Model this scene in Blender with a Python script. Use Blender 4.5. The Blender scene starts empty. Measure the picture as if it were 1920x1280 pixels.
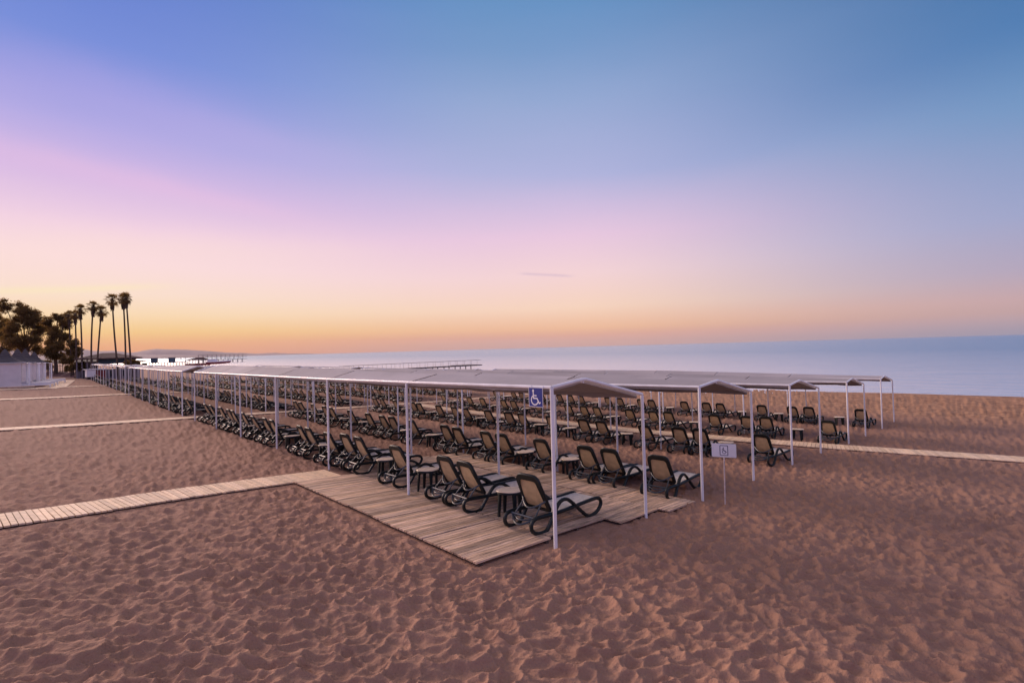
import bpy, math, random
import numpy as np
from mathutils import Vector, Matrix
random.seed(7); rng = np.random.default_rng(11)
S = bpy.context.scene
COL = S.collection
R = math.radians
CAMZ = 4.95            # camera height above the sea

# ------------------------------------------------------------------ camera
yaw, pitch, roll = 0.7964944446, 0.0140674619, -0.0274186463
fw = Vector((math.cos(yaw)*math.cos(pitch), math.sin(yaw)*math.cos(pitch), math.sin(pitch)))
rt = Vector((math.sin(yaw), -math.cos(yaw), 0.0))
up = rt.cross(fw)
r2 = math.cos(roll)*rt + math.sin(roll)*up
u2 = -math.sin(roll)*rt + math.cos(roll)*up
cam_d = bpy.data.cameras.new('camera'); cam = bpy.data.objects.new('camera', cam_d); COL.objects.link(cam)
M = Matrix((r2, u2, -fw)).transposed().to_4x4(); M.translation = Vector((0, 0, CAMZ))
cam.matrix_world = M
cam_d.sensor_width = 36.0; cam_d.lens = 36.0*905.615/1920.0
cam_d.clip_start = 0.1; cam_d.clip_end = 40000
S.camera = cam

# ------------------------------------------------------------------ colour helper
def lin(c):
    out = []
    for v in c[:3]:
        v = v/255.0
        out.append(v/12.92 if v <= 0.04045 else ((v+0.055)/1.055)**2.4)
    return (out[0], out[1], out[2], 1.0)

# ------------------------------------------------------------------ dusk sky
W = bpy.data.worlds.new('World'); S.world = W; W.use_nodes = True
nt = W.node_tree; nt.nodes.clear(); N = nt.nodes.new; L = nt.links.new
def wmath(op, a, b=None, c=None, clamp=False):
    n = N('ShaderNodeMath'); n.operation = op; n.use_clamp = clamp
    for i, v in enumerate((a, b, c)):
        if v is None: continue
        if isinstance(v, (int, float)): n.inputs[i].default_value = v
        else: L(v, n.inputs[i])
    return n.outputs[0]
def wramp(fac, stops, span):
    n = N('ShaderNodeValToRGB'); cr = n.color_ramp; cr.interpolation = 'B_SPLINE' if False else 'LINEAR'
    def soft(c):
        g_ = .3*c[0]+.55*c[1]+.15*c[2]; return [min(255, (v+(g_-v)*.11)*1.012) for v in c]
    stops = [(e, soft(c)) for e, c in stops]
    while len(cr.elements) > 1: cr.elements.remove(cr.elements[-1])
    cr.elements[0].position = stops[0][0]/span; cr.elements[0].color = lin(stops[0][1])
    for e, c in stops[1:]:
        el = cr.elements.new(e/span); el.color = lin(c)
    L(fac, n.inputs[0]); return n.outputs[0]
tc = N('ShaderNodeTexCoord'); sp = N('ShaderNodeSeparateXYZ'); L(tc.outputs['Generated'], sp.inputs[0])
elev = wmath('MULTIPLY', wmath('ARCSINE', sp.outputs[2]), 180/math.pi)
azim = wmath('MULTIPLY', wmath('ARCTAN2', sp.outputs[1], sp.outputs[0]), 180/math.pi)
mp = N('ShaderNodeMapping'); mp.inputs['Scale'].default_value = (1.3, 1.3, 7.0); mp.inputs['Rotation'].default_value = (0, R(14), 0)
L(tc.outputs['Generated'], mp.inputs[0])
nz = N('ShaderNodeTexNoise'); nz.inputs['Scale'].default_value = 1.1; nz.inputs['Detail'].default_value = 3.0; nz.inputs['Roughness'].default_value = 0.45
L(mp.outputs[0], nz.inputs['Vector'])
wob = wmath('MULTIPLY', wmath('SUBTRACT', nz.outputs[0], 0.5), wmath('MULTIPLY', elev, 0.16))
el2 = wmath('ADD', elev, wob)
fac = wmath('DIVIDE', el2, 60.0, clamp=True)
left = wramp(fac, [(0,(244,156,112)),(1.3,(253,176,112)),(2.6,(255,206,130)),(4.2,(255,220,174)),(6.0,(254,224,202)),(9.2,(253,219,221)),(12,(244,208,226)),(16,(216,184,230)),(20,(178,168,232)),(23.3,(146,154,229)),(26.8,(116,141,224)),(36,(85,120,210)),(60,(60,85,170))], 60)
mid = wramp(fac, [(0,(206,160,152)),(0.5,(214,164,150)),(1.3,(232,168,142)),(2.2,(247,188,146)),(4.6,(251,212,186)),(8.3,(246,210,212)),(12.6,(233,197,223)),(15.6,(212,189,224)),(19.6,(174,178,223)),(26.6,(144,167,214)),(35.5,(98,146,201)),(60,(50,90,165))], 60)
right = wramp(fac, [(0,(143,144,170)),(0.7,(162,150,168)),(1.8,(192,158,160)),(2.9,(198,163,168)),(5.5,(174,162,190)),(9.7,(150,162,205)),(17.9,(106,149,199)),(24.2,(70,124,184)),(36,(42,98,158)),(60,(24,70,135))], 60)
def wmix(f, a, b):
    n = N('ShaderNodeMix'); n.data_type = 'RGBA'; L(f, n.inputs[0]); L(a, n.inputs[6]); L(b, n.inputs[7]); return n.outputs[2]
def wmap(v, a, b, c, d):
    n = N('ShaderNodeMapRange'); n.interpolation_type = 'SMOOTHSTEP'
    L(v, n.inputs[0]); n.inputs[1].default_value = a; n.inputs[2].default_value = b; n.inputs[3].default_value = c; n.inputs[4].default_value = d
    return n.outputs[0]
lm = wmix(wmap(azim, 45, 88, 0, 1), mid, left)
rm = wmix(wmap(azim, -8, 40, 0, 1), right, lm)
def band(pa, pb, width, colr, amt, az0, az1, az2, az3):
    # thin veil of high cloud lying along a great circle through two directions
    def dr(px, py): return (fw + r2*((px-960)/905.615) - u2*((py-640)/905.615)).normalized()
    n_ = dr(*pa).cross(dr(*pb)).normalized()
    d_ = N('ShaderNodeVectorMath'); d_.operation = 'DOT_PRODUCT'; L(tc.outputs['Generated'], d_.inputs[0]); d_.inputs[1].default_value = n_
    q = wmath('DIVIDE', wmath('ADD', d_.outputs['Value'], wmath('MULTIPLY', wmath('SUBTRACT', nz2.outputs[0], .5), width*1.6)), width)
    gss = wmath('EXPONENT', wmath('MULTIPLY', wmath('MULTIPLY', q, q), -1.0))
    f_ = wmath('MULTIPLY', wmath('MULTIPLY', gss, wmap(azim, az0, az1, 0, 1)), wmap(azim, az2, az3, 1, 0))
    f_ = wmath('MULTIPLY', wmath('MULTIPLY', f_, wmath('ADD', .4, nz2.outputs[0])), amt)
    c_ = N('ShaderNodeRGB'); c_.outputs[0].default_value = lin(colr); return f_, c_.outputs[0]
nz2 = N('ShaderNodeTexNoise'); nz2.inputs['Scale'].default_value = 5.0; nz2.inputs['Detail'].default_value = 4.0
L(tc.outputs['Generated'], nz2.inputs['Vector'])
for args in (((0,130),(600,290),.034,(222,184,236),.12,48,80,140,150), ((0,275),(330,355),.018,(250,200,226),.26,58,84,140,150), ((0,470),(420,470),.03,(255,226,214),.35,50,80,140,150),
             ((1000,514),(1100,519),.0026,(200,172,198),.42,37.5,39.5,43.5,45), ((100,545),(260,540),.006,(255,236,190),.5,78,86,140,150)):
    rm = wmix(band(*args)[0], rm, band(*args)[1])
# the sky behind the camera: even dusk blue over a violet horizon, boosted further below
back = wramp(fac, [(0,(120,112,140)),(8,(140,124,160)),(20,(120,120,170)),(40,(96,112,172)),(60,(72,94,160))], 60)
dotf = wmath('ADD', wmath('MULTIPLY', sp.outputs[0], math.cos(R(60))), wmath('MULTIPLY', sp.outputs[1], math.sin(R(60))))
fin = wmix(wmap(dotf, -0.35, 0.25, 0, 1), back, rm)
# overhead sky, out of frame, is brightened and paled to light the sand
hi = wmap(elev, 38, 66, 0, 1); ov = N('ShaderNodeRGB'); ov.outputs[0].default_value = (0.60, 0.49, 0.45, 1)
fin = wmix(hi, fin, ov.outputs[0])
bb = wmap(dotf, -0.1, -0.6, 0, 1); gn = N('ShaderNodeVectorMath'); gn.operation = 'SCALE'; L(fin, gn.inputs[0]); L(wmath('ADD', 1.0, wmath('MULTIPLY', bb, 0.9)), gn.inputs['Scale'])  # unseen sky behind the camera boosted as added fill light on the sand
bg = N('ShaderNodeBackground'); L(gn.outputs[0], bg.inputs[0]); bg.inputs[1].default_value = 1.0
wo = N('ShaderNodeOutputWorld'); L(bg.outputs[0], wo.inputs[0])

# last low light from the glow behind the palms
sd = bpy.data.lights.new('sun', 'SUN'); sd.energy = 4.2; sd.angle = R(36); sd.color = (1.0, 0.72, 0.58)
sun = bpy.data.objects.new('sun', sd); COL.objects.link(sun)
saz, sel = R(99), R(16)
sdir = Vector((math.cos(saz)*math.cos(sel), math.sin(saz)*math.cos(sel), math.sin(sel)))
sun.rotation_euler = sdir.to_track_quat('Z', 'Y').to_euler(); sun.location = (0, 60, 40)
vs = S.view_settings; vs.view_transform = 'Standard'; vs.look = 'None'; vs.exposure = 0.0; vs.gamma = 1.0; vs.use_curve_mapping = False

# ------------------------------------------------------------------ materials
def pset(b, name, v):
    if name in b.inputs: b.inputs[name].default_value = v
def mat(name, base, rough=0.7, noise=None, bump=None, metallic=0.0, spec=0.5, tint=None, var=None):
    """base: linear rgb; noise=(scale vec, amount); bump=(scale, dist); var=(second colour); tint: attribute name"""
    m = bpy.data.materials.new(name); m.use_nodes = True; t = m.node_tree; b = t.nodes['Principled BSDF']
    pset(b, 'Roughness', rough); pset(b, 'Metallic', metallic); pset(b, 'Specular IOR Level', spec)
    b.inputs['Base Color'].default_value = (*base, 1)
    co = t.nodes.new('ShaderNodeTexCoord')
    cur = None
    if noise:
        mp_ = t.nodes.new('ShaderNodeMapping'); mp_.inputs['Scale'].default_value = noise[0]
        t.links.new(co.outputs['Object'], mp_.inputs[0])
        n = t.nodes.new('ShaderNodeTexNoise'); n.inputs['Scale'].default_value = 1.0; n.inputs['Detail'].default_value = 5.0
        t.links.new(mp_.outputs[0], n.inputs['Vector'])
        mx = t.nodes.new('ShaderNodeMix'); mx.data_type = 'RGBA'
        a = noise[1]; v2 = var or tuple(min(1, c*(1+a)) for c in base)
        mx.inputs[6].default_value = (*[c*(1-a) for c in base], 1); mx.inputs[7].default_value = (*v2, 1)
        cr = t.nodes.new('ShaderNodeMapRange'); cr.inputs[1].default_value = 0.32; cr.inputs[2].default_value = 0.68
        t.links.new(n.outputs[0], cr.inputs[0]); t.links.new(cr.outputs[0], mx.inputs[0]); cur = mx.outputs[2]
    if tint:
        at = t.nodes.new('ShaderNodeAttribute'); at.attribute_name = tint
        hs = t.nodes.new('ShaderNodeMix'); hs.data_type = 'RGBA'; hs.blend_type = 'MULTIPLY'; hs.inputs[0].default_value = 1.0
        if cur: t.links.new(cur, hs.inputs[6])
        else: hs.inputs[6].default_value = (*base, 1)
        t.links.new(at.outputs['Color'], hs.inputs[7]); cur = hs.outputs[2]
    if cur: t.links.new(cur, b.inputs['Base Color'])
    if bump:
        n = t.nodes.new('ShaderNodeTexNoise'); n.inputs['Scale'].default_value = bump[0]; n.inputs['Detail'].default_value = 4.0
        t.links.new(co.outputs['Object'], n.inputs['Vector'])
        bp = t.nodes.new('ShaderNodeBump'); bp.inputs['Distance'].default_value = bump[1]; bp.inputs['Strength'].default_value = 0.8
        t.links.new(n.outputs[0], bp.inputs['Height']); t.links.new(bp.outputs[0], b.inputs['Normal'])
    return m

M_post  = mat('white_painted_steel', (0.86, 0.85, 0.86), 0.38, noise=((3, 3, 1.2), 0.10), bump=(40, 0.001))
M_fab   = mat('grey_shade_cloth', (0.36, 0.325, 0.325), 0.85, noise=((0.7, 0.5, 0.7), 0.12), bump=(6, 0.01), tint='tint')
M_green = mat('dark_green_plastic', (0.006, 0.011, 0.012), 0.42, spec=0.35, noise=((9, 9, 9), 0.25))
M_bar   = mat('grey_green_plastic', (0.05, 0.062, 0.072), 0.35, noise=((9, 9, 9), 0.2))
M_sling = mat('beige_mesh_fabric', (0.86, 0.75, 0.59), 0.8, noise=((14, 14, 14), 0.10), bump=(220, 0.0015))
M_back  = mat('tan_mesh_fabric', (0.56, 0.41, 0.23), 0.8, noise=((6, 6, 6), 0.16), bump=(220, 0.0015))
M_top   = mat('cream_table_top', (0.85, 0.68, 0.46), 0.25, noise=((8, 8, 8), 0.08))
M_deck  = mat('weathered_decking', (0.60, 0.43, 0.275), 0.75, noise=((2.0, 34, 34), 0.40), bump=(60, 0.003), tint='tint')
M_path  = mat('pale_pine_planks', (0.82, 0.61, 0.42), 0.75, noise=((9, 9, 9), 0.16), bump=(50, 0.003), tint='tint')
M_joist = mat('dark_timber', (0.07, 0.045, 0.035), 0.85, noise=((6, 6, 6), 0.2))
M_white = mat('white_paint', (0.88, 0.87, 0.88), 0.5, noise=((2, 2, 2), 0.06))
M_cab   = mat('cream_render', (0.74, 0.68, 0.66), 0.7, noise=((2, 2, 2), 0.06))
M_blue  = mat('sign_blue', (0.018, 0.035, 0.27), 0.4, noise=((20, 20, 20), 0.08))
M_navy  = mat('navy_print', (0.015, 0.015, 0.09), 0.5, noise=((20, 20, 20), 0.08))
M_thatch= mat('grey_thatch', (0.085, 0.072, 0.078), 0.9, noise=((3, 3, 20), 0.3), bump=(14, 0.04))
M_leaf  = mat('dark_foliage', (0.030, 0.040, 0.013), 0.7, noise=((0.8, 0.8, 0.8), 0.5), var=(0.15, 0.095, 0.035))
def leafy(m, amt, col):
    t = m.node_tree; b = t.nodes['Principled BSDF']; o = [n for n in t.nodes if n.type == 'OUTPUT_MATERIAL'][0]
    tr = t.nodes.new('ShaderNodeBsdfTranslucent'); tr.inputs[0].default_value = (*col, 1); mx = t.nodes.new('ShaderNodeMixShader'); mx.inputs[0].default_value = amt
    t.links.new(b.outputs[0], mx.inputs[1]); t.links.new(tr.outputs[0], mx.inputs[2]); t.links.new(mx.outputs[0], o.inputs[0]); return m
M_palm  = mat('palm_foliage', (0.040, 0.042, 0.014), 0.65, noise=((1.5, 1.5, 1.5), 0.5), var=(0.10, 0.065, 0.022))
M_trunk = mat('palm_bark', (0.085, 0.052, 0.036), 0.9, noise=((2, 2, 9), 0.35))
M_roof  = mat('red_brown_tiles', (0.065, 0.024, 0.021), 0.8, noise=((1.2, 1.2, 6), 0.25), bump=(8, 0.03))
M_teal  = mat('teal_blue_wall', (0.035, 0.075, 0.11), 0.7, noise=((0.6, 0.6, 0.6), 0.12))
M_grey  = mat('grey_render', (0.22, 0.19, 0.20), 0.85, noise=((0.7, 0.7, 0.7), 0.14))
M_dark  = mat('dark_opening', (0.025, 0.022, 0.026), 0.5, noise=((2, 2, 2), 0.2))
M_red   = mat('dull_red_panel', (0.20, 0.025, 0.03), 0.6, noise=((2, 2, 2), 0.2))
M_rust  = mat('pier_timber', (0.10, 0.075, 0.075), 0.85, noise=((1, 1, 3), 0.25))
M_brick = mat('red_earth_bank', (0.15, 0.065, 0.055), 0.95, noise=((0.4, 0.4, 0.4), 0.3))
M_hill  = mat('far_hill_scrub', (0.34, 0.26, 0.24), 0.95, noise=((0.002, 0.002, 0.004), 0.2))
M_skin  = mat('skin', (0.35, 0.2, 0.14), 0.6, noise=((9, 9, 9), 0.05))
M_cloth = mat('dark_clothes', (0.05, 0.05, 0.07), 0.8, noise=((9, 9, 9), 0.1))

leafy(M_leaf, .5, (.34, .20, .05)); leafy(M_palm, .45, (.34, .20, .05))
# ------------------------------------------------------------------ mesh helpers
class MB:
    def __init__(s): s.v = []; s.f = []; s.mi = []; s.t = []; s.cur = 0; s.tint = (1, 1, 1)
    def add(s, vs_, fs):
        k = len(s.v); s.v += [tuple(p) for p in vs_]
        for f in fs: s.f.append([i+k for i in f]); s.mi.append(s.cur); s.t.append(s.tint)
    def box(s, c, d, rot=0.0, tilt=0.0):
        x, y, z = d[0]/2, d[1]/2, d[2]/2
        P = [Vector(p) for p in ((-x,-y,-z),(x,-y,-z),(x,y,-z),(-x,y,-z),(-x,-y,z),(x,-y,z),(x,y,z),(-x,y,z))]
        m = Matrix.Rotation(rot, 3, 'Z') @ Matrix.Rotation(tilt, 3, 'Y')
        s.add([m @ p + Vector(c) for p in P], [(0,3,2,1),(4,5,6,7),(0,1,5,4),(1,2,6,5),(2,3,7,6),(3,0,4,7)])
    def hexa(s, P):     # 8 points, bottom 4 then top 4
        s.add(P, [(0,3,2,1),(4,5,6,7),(0,1,5,4),(1,2,6,5),(2,3,7,6),(3,0,4,7)])
    def tube(s, pts, r, n=8, closed=False, flat=(1, 1), upv=Vector((0, 0, 1))):
        pts = [Vector(p) for p in pts]; m = len(pts); rings = []
        rr = r if isinstance(r, (list, tuple)) else [r]*m
        prev = None
        for i, p in enumerate(pts):
            a = pts[i-1] if (i > 0 or closed) else p; b = pts[(i+1) % m] if (i < m-1 or closed) else p
            t = (b-a).normalized()
            ref = upv if abs(t.dot(upv)) < 0.97 else Vector((1, 0, 0))
            if prev is not None and abs(t.dot(prev)) < 0.97: ref = prev
            x = (ref - t*ref.dot(t)).normalized(); y = t.cross(x); prev = x
            rings.append([p + x*math.cos(2*math.pi*(k+.5)/n)*rr[i]*flat[0] + y*math.sin(2*math.pi*(k+.5)/n)*rr[i]*flat[1] for k in range(n)])
        vs_ = [q for ring in rings for q in ring]; fs = []
        for i in range(m if closed else m-1):
            j = (i+1) % m
            for k in range(n): fs.append((i*n+k, i*n+(k+1) % n, j*n+(k+1) % n, j*n+k))
        if not closed: fs.append(tuple(range(n))[::-1]); fs.append(tuple((m-1)*n+k for k in range(n)))
        s.add(vs_, fs)
    def grid(s, rows):
        n = len(rows[0]); vs_ = [p for r_ in rows for p in r_]; fs = []
        for i in range(len(rows)-1):
            for j in range(n-1): fs.append((i*n+j, i*n+j+1, (i+1)*n+j+1, (i+1)*n+j))
        s.add(vs_, fs)
    def mesh(s, name, mats, smooth=True):
        me = bpy.data.meshes.new(name); me.from_pydata(s.v, [], s.f)
        for m in (mats if isinstance(mats, (list, tuple)) else [mats]): me.materials.append(m)
        me.polygons.foreach_set('material_index', s.mi)
        if smooth: me.polygons.foreach_set('use_smooth', [True]*len(s.f))
        if any(t != (1, 1, 1) for t in s.t) or any(getattr(m, 'name', '') in ('grey_shade_cloth', 'weathered_decking', 'pale_pine_planks') for m in me.materials):
            at = me.color_attributes.new('tint', 'FLOAT_COLOR', 'CORNER'); arr = []
            for f, t in zip(s.f, s.t): arr += [*t, 1.0]*len(f)
            at.data.foreach_set('color', arr)
        me.update()
        if smooth:
            try: me.set_sharp_from_angle(angle=R(38))
            except Exception: pass
        return me
    def build(s, name, mats, parent=None, smooth=True, loc=None):
        o = bpy.data.objects.new(name, s.mesh(name, mats, smooth)); COL.objects.link(o)
        if parent: o.parent = parent
        if loc is not None: o.location = loc
        return o
def tag(o, label=None, cat=None, group=None, kind=None):
    if label: o['label'] = label
    if cat: o['category'] = cat
    if group: o['group'] = group
    if kind: o['kind'] = kind
    return o
def empty(name, loc=(0, 0, 0), rz=0.0):
    o = bpy.data.objects.new(name, None); COL.objects.link(o); o.location = loc; o.rotation_euler = (0, 0, rz); o.empty_display_size = 0.2
    return o
def copy_tree(o, parent=None):
    c = o.copy(); COL.objects.link(c)
    if parent: c.parent = parent
    for ch in list(o.children): copy_tree(ch, c)
    return c
def smoothc(pts, n=4, closed=False):      # Catmull-Rom
    P = [Vector(p) for p in pts]; m = len(P); out = []
    rngi = range(m if closed else m-1)
    for i in rngi:
        if closed: a, b, c, d = P[i-1], P[i], P[(i+1) % m], P[(i+2) % m]
        else: a, b, c, d = P[max(0, i-1)], P[i], P[i+1], P[min(m-1, i+2)]
        for k in range(n):
            t = k/n
            out.append(0.5*((2*b)+(c-a)*t+(2*a-5*b+4*c-d)*t*t+(3*b-a-3*c+d)*t**3))
    if not closed: out.append(P[-1])
    return out
ORD = ['zeroth','first','second','third','fourth','fifth','sixth','seventh','eighth','ninth','tenth','eleventh','twelfth','thirteenth','fourteenth','fifteenth','sixteenth','seventeenth','eighteenth','nineteenth','twentieth','twenty-first','twenty-second']

# ------------------------------------------------------------------ terrain (x towards the sea, y along the beach, z = 0 at sea level)
def g0(x, y):
    xe = np.clip(x, -20, 54.0); ye = np.clip(y, -10, 58)
    z = -2.5 - 0.083778*xe - 0.0111023*ye + 0.00075884*xe*xe + 0.00015131*ye*ye
    z = z - 0.13*np.maximum(x-54.0, 0)
    return np.maximum(z, -9.0) + CAMZ
def G(x, y): return float(g0(np.float64(x), np.float64(y)))

PATHS = {   # centre line, half width
 'near':   ([(-14, 10.2), (-6, 10.9), (-0.5, 11.37), (2.2, 11.75), (5.35, 11.92)], 0.47),
 'second': ([(-14, 23.6), (-1.1, 27.1), (5.4, 29.4), (10.4, 30.7), (15, 31.7), (21.2, 32.7), (28.6, 33.5), (36, 34.2)], 0.45),
 'third':  ([(-16, 38.0), (-1.9, 47.3), (5.9, 54.0), (14, 57.5), (26, 60)], 0.5),
 'fourth': ([(-12, 54.0), (-2.5, 61.5), (4.0, 71.8), (14, 76)], 0.5),
 'long':   ([(24.6, -9), (22.2, -0.3), (21.0, 4), (20.35, 7.0), (19.7, 10.5), (19.45, 14), (19.6, 22), (20.4, 31.8)], 0.62),
 'cabana': ([(0.2, 65.2), (1.1, 69.5), (2.0, 82), (2.9, 96)], 0.8),
}
def poly_dist(x, y, pts):
    d = np.full(x.shape, 1e9)
    for (x0, y0), (x1, y1) in zip(pts[:-1], pts[1:]):
        dx, dy = x1-x0, y1-y0; t = np.clip(((x-x0)*dx+(y-y0)*dy)/(dx*dx+dy*dy), 0, 1)
        d = np.minimum(d, np.hypot(x-x0-t*dx, y-y0-t*dy))
    return d
def hsh(i, j, k):
    h = (i.astype(np.int64)*374761393 + j.astype(np.int64)*668265263 + k*1442695041) & 0x7fffffff
    h = ((h ^ (h >> 13))*1274126177) & 0x7fffffff
    h = ((h ^ (h >> 16))*1911520717) & 0x7fffffff
    return (h & 0xffffff)/float(0xffffff)
def vnoise(x, y, k):
    i = np.floor(x); j = np.floor(y); u = x-i; v = y-j; u = u*u*(3-2*u); v = v*v*(3-2*v)
    a = hsh(i, j, k); b = hsh(i+1, j, k); c = hsh(i, j+1, k); d = hsh(i+1, j+1, k)
    return (a*(1-u)+b*u)*(1-v)+(c*(1-u)+d*u)*v
def bowls(x, y, cell, k, off, aniso=0.0):
    """overlapping hollows with creased rims: lower envelope of paraboloids"""
    x = x/cell; y = y/cell; i0 = np.floor(x); j0 = np.floor(y); best = np.full(x.shape, 1e9)
    for di in (-1, 0, 1):
        for dj in (-1, 0, 1):
            i = i0+di; j = j0+dj
            cx = i+0.5+0.9*(hsh(i, j, k)-0.5); cy = j+0.5+0.9*(hsh(i, j, k+1)-0.5)
            th = hsh(i, j, k+3)*math.pi; ex = np.cos(th); ey = np.sin(th)
            dx = x-cx; dy = y-cy; a = dx*ex+dy*ey; b = -dx*ey+dy*ex
            best = np.minimum(best, a*a*0.62+b*b*1.45 + off*hsh(i, j, k+2))
    return best
def sand_relief(x, y):
    wx = (vnoise(x*2.1, y*2.1, 5)-.5)*0.14 + (vnoise(x*6, y*6, 6)-.5)*0.06
    wy = (vnoise(x*2.1+9, y*2.1, 7)-.5)*0.14 + (vnoise(x*6, y*6+5, 8)-.5)*0.06
    xs, ys = x+wx, y+wy
    # trampled hollows drawn out across the beach slope
    pu = (xs*0.7147-ys*0.6994)/1.45; pv = xs*0.6994+ys*0.7147; xs, ys = pu, pv
    h1 = np.minimum(bowls(xs, ys, 0.145, 20, 0.30), 0.75)
    h2 = np.minimum(bowls(xs+3.3, ys+1.7, 0.088, 40, 0.35), 0.8)
    h3 = np.minimum(bowls(xs*1.0+7.1, ys+4.4, 0.05, 60, 0.4), 0.9)
    big = vnoise(x*0.7, y*0.7, 90)-.5
    amp = 0.88+0.45*vnoise(x*0.45+4, y*0.45, 91)
    z = amp*(0.112*(h1-0.3) + 0.048*(h2-0.3) + 0.009*(h3-.3)) + 0.05*big + 0.004*(vnoise(x*23, y*23, 92)-.5)
    return z
def sand_z(x, y):
    x = np.asarray(x, float); y = np.asarray(y, float)
    r = sand_relief(x, y)
    k = np.ones(x.shape)
    for nm, (pts, hw) in PATHS.items():
        d = poly_dist(x, y, pts) - hw
        k = np.minimum(k, np.clip(0.05 + d/0.30, 0.05, 1))
    dx = np.maximum(np.maximum(4.12-x, x-9.5), 0); dy = np.maximum(np.maximum(4.9-y, y-12.3), 0); d = np.hypot(dx, dy)
    k = np.minimum(k, np.clip(0.10 + d/0.28, 0.10, 1))
    shore = np.clip((x-49)/5.0, 0, 1)
    k = k*(1-0.85*shore)
    return g0(x, y) + r*k - 0.012*(1-k)*(shore < .5)

# sheet laid in rings round the viewpoint so that detail falls off with distance
hor = 2.7*483.0
rs = 1.0/np.linspace(1/2.1, 1/75.0, 640)
rs = np.concatenate([[0.0, 0.6, 1.2, 1.7], rs, 75*np.exp(np.linspace(0.03, math.log(9000/75.0), 90))])
th = np.concatenate([np.arange(-16.0, 108.0, 0.115), np.arange(108.0, 344.0, 4.0)])
TH, RS = np.meshgrid(np.radians(th), rs)
X = RS*np.cos(TH); Y = RS*np.sin(TH)
Z = sand_z(X, Y)
Z = np.where(RS > 160, g0(X, Y), Z)
nr, na = X.shape
co = np.stack([X, Y, Z], -1).reshape(-1, 3).astype(np.float32)
ii, jj = np.meshgrid(np.arange(nr-1), np.arange(na), indexing='ij'); j2 = (jj+1) % na
fa = np.stack([ii*na+jj, (ii+1)*na+jj, (ii+1)*na+j2, ii*na+j2], -1).reshape(-1, 4).astype(np.int32)
me = bpy.data.meshes.new('sand_beach'); me.vertices.add(len(co)); me.vertices.foreach_set('co', co.ravel())
me.loops.add(fa.size); me.loops.foreach_set('vertex_index', fa.ravel())
me.polygons.add(len(fa)); me.polygons.foreach_set('loop_start', np.arange(0, fa.size, 4, dtype=np.int32))
me.polygons.foreach_set('use_smooth', np.ones(len(fa), dtype=bool)); me.update(calc_edges=True); me.validate()
sand = bpy.data.objects.new('sand_beach', me); COL.objects.link(sand); tag(sand, kind='structure')

m = bpy.data.materials.new('beach_sand'); m.use_nodes = True; t = m.node_tree; b = t.nodes['Principled BSDF']; TN = t.nodes.new; TL = t.links.new
pset(b, 'Roughness', 0.95); pset(b, 'Specular IOR Level', 0.15)
tc2 = TN('ShaderNodeTexCoord')
def tnoise(scale, detail=4, rough=.5, vec=None):
    n = TN('ShaderNodeTexNoise'); n.inputs['Scale'].default_value = scale; n.inputs['Detail'].default_value = detail; n.inputs['Roughness'].default_value = rough
    TL(vec or tc2.outputs['Object'], n.inputs['Vector']); return n.outputs[0]
def tmix(f, a, b_):
    n = TN('ShaderNodeMix'); n.data_type = 'RGBA'
    for s_, v in ((0, f), (6, a), (7, b_)):
        if isinstance(v, tuple): n.inputs[s_].default_value = (*v, 1)
        elif isinstance(v, float): n.inputs[s_].default_value = v
        else: TL(v, n.inputs[s_])
    return n.outputs[2]
def tmap(v, a, b_, c=0.0, d=1.0):
    n = TN('ShaderNodeMapRange'); TL(v, n.inputs[0])
    for i_, q in enumerate((a, b_, c, d)): n.inputs[i_+1].default_value = q
    return n.outputs[0]
SAND_A, SAND_B = (0.375, 0.215, 0.152), (0.46, 0.265, 0.188)
c1 = tmix(tmap(tnoise(1.3, 6), .35, .65), SAND_A, SAND_B)
c1 = tmix(tmap(tnoise(260, 2, .7), .25, .75), tuple(v*0.72 for v in SAND_A), c1)
gr = tmap(tnoise(420, 1, .5), .72, .76)                              # pale shell grains
c1 = tmix(gr, c1, (0.55, 0.44, 0.38))
spx = TN('ShaderNodeSeparateXYZ'); TL(tc2.outputs['Object'], spx.inputs[0])
far = TN('ShaderNodeMath'); far.operation = 'ADD'; TL(spx.outputs[0], far.inputs[0])
TL(tmap(tnoise(.22, 3), 0, 1, -7, 7), far.inputs[1])
shf = tmap(far.outputs[0], 30, 40)                                   # coarser golden shingle towards the water
c2 = tmix(tmap(tnoise(2.2, 5, .65), .38, .62), (0.29, 0.155, 0.092), (0.48, 0.275, 0.165))
c1 = tmix(shf, c1, c2)
wet = tmap(spx.outputs[0], 53.6, 54.6)
c1 = tmix(wet, c1, (0.15, 0.085, 0.06))
TL(c1, b.inputs['Base Color'])
bp = TN('ShaderNodeBump'); bp.inputs['Distance'].default_value = 0.012; bp.inputs['Strength'].default_value = 0.7
TL(tnoise(38, 6, .7), bp.inputs['Height'])
bp2 = TN('ShaderNodeBump'); bp2.inputs['Distance'].default_value = 0.06; bp2.inputs['Strength'].default_value = 0.5
TL(tnoise(4.6, 5, .6), bp2.inputs['Height']); TL(bp.outputs[0], bp2.inputs['Normal']); 
bp3 = TN('ShaderNodeBump'); bp3.inputs['Distance'].default_value = 0.05; bp3.inputs['Strength'].default_value = 0.75
TL(tnoise(8.5, 5, .62), bp3.inputs['Height']); TL(bp2.outputs[0], bp3.inputs['Normal']); TL(bp3.outputs[0], b.inputs['Normal'])
me.materials.append(m)

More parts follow.
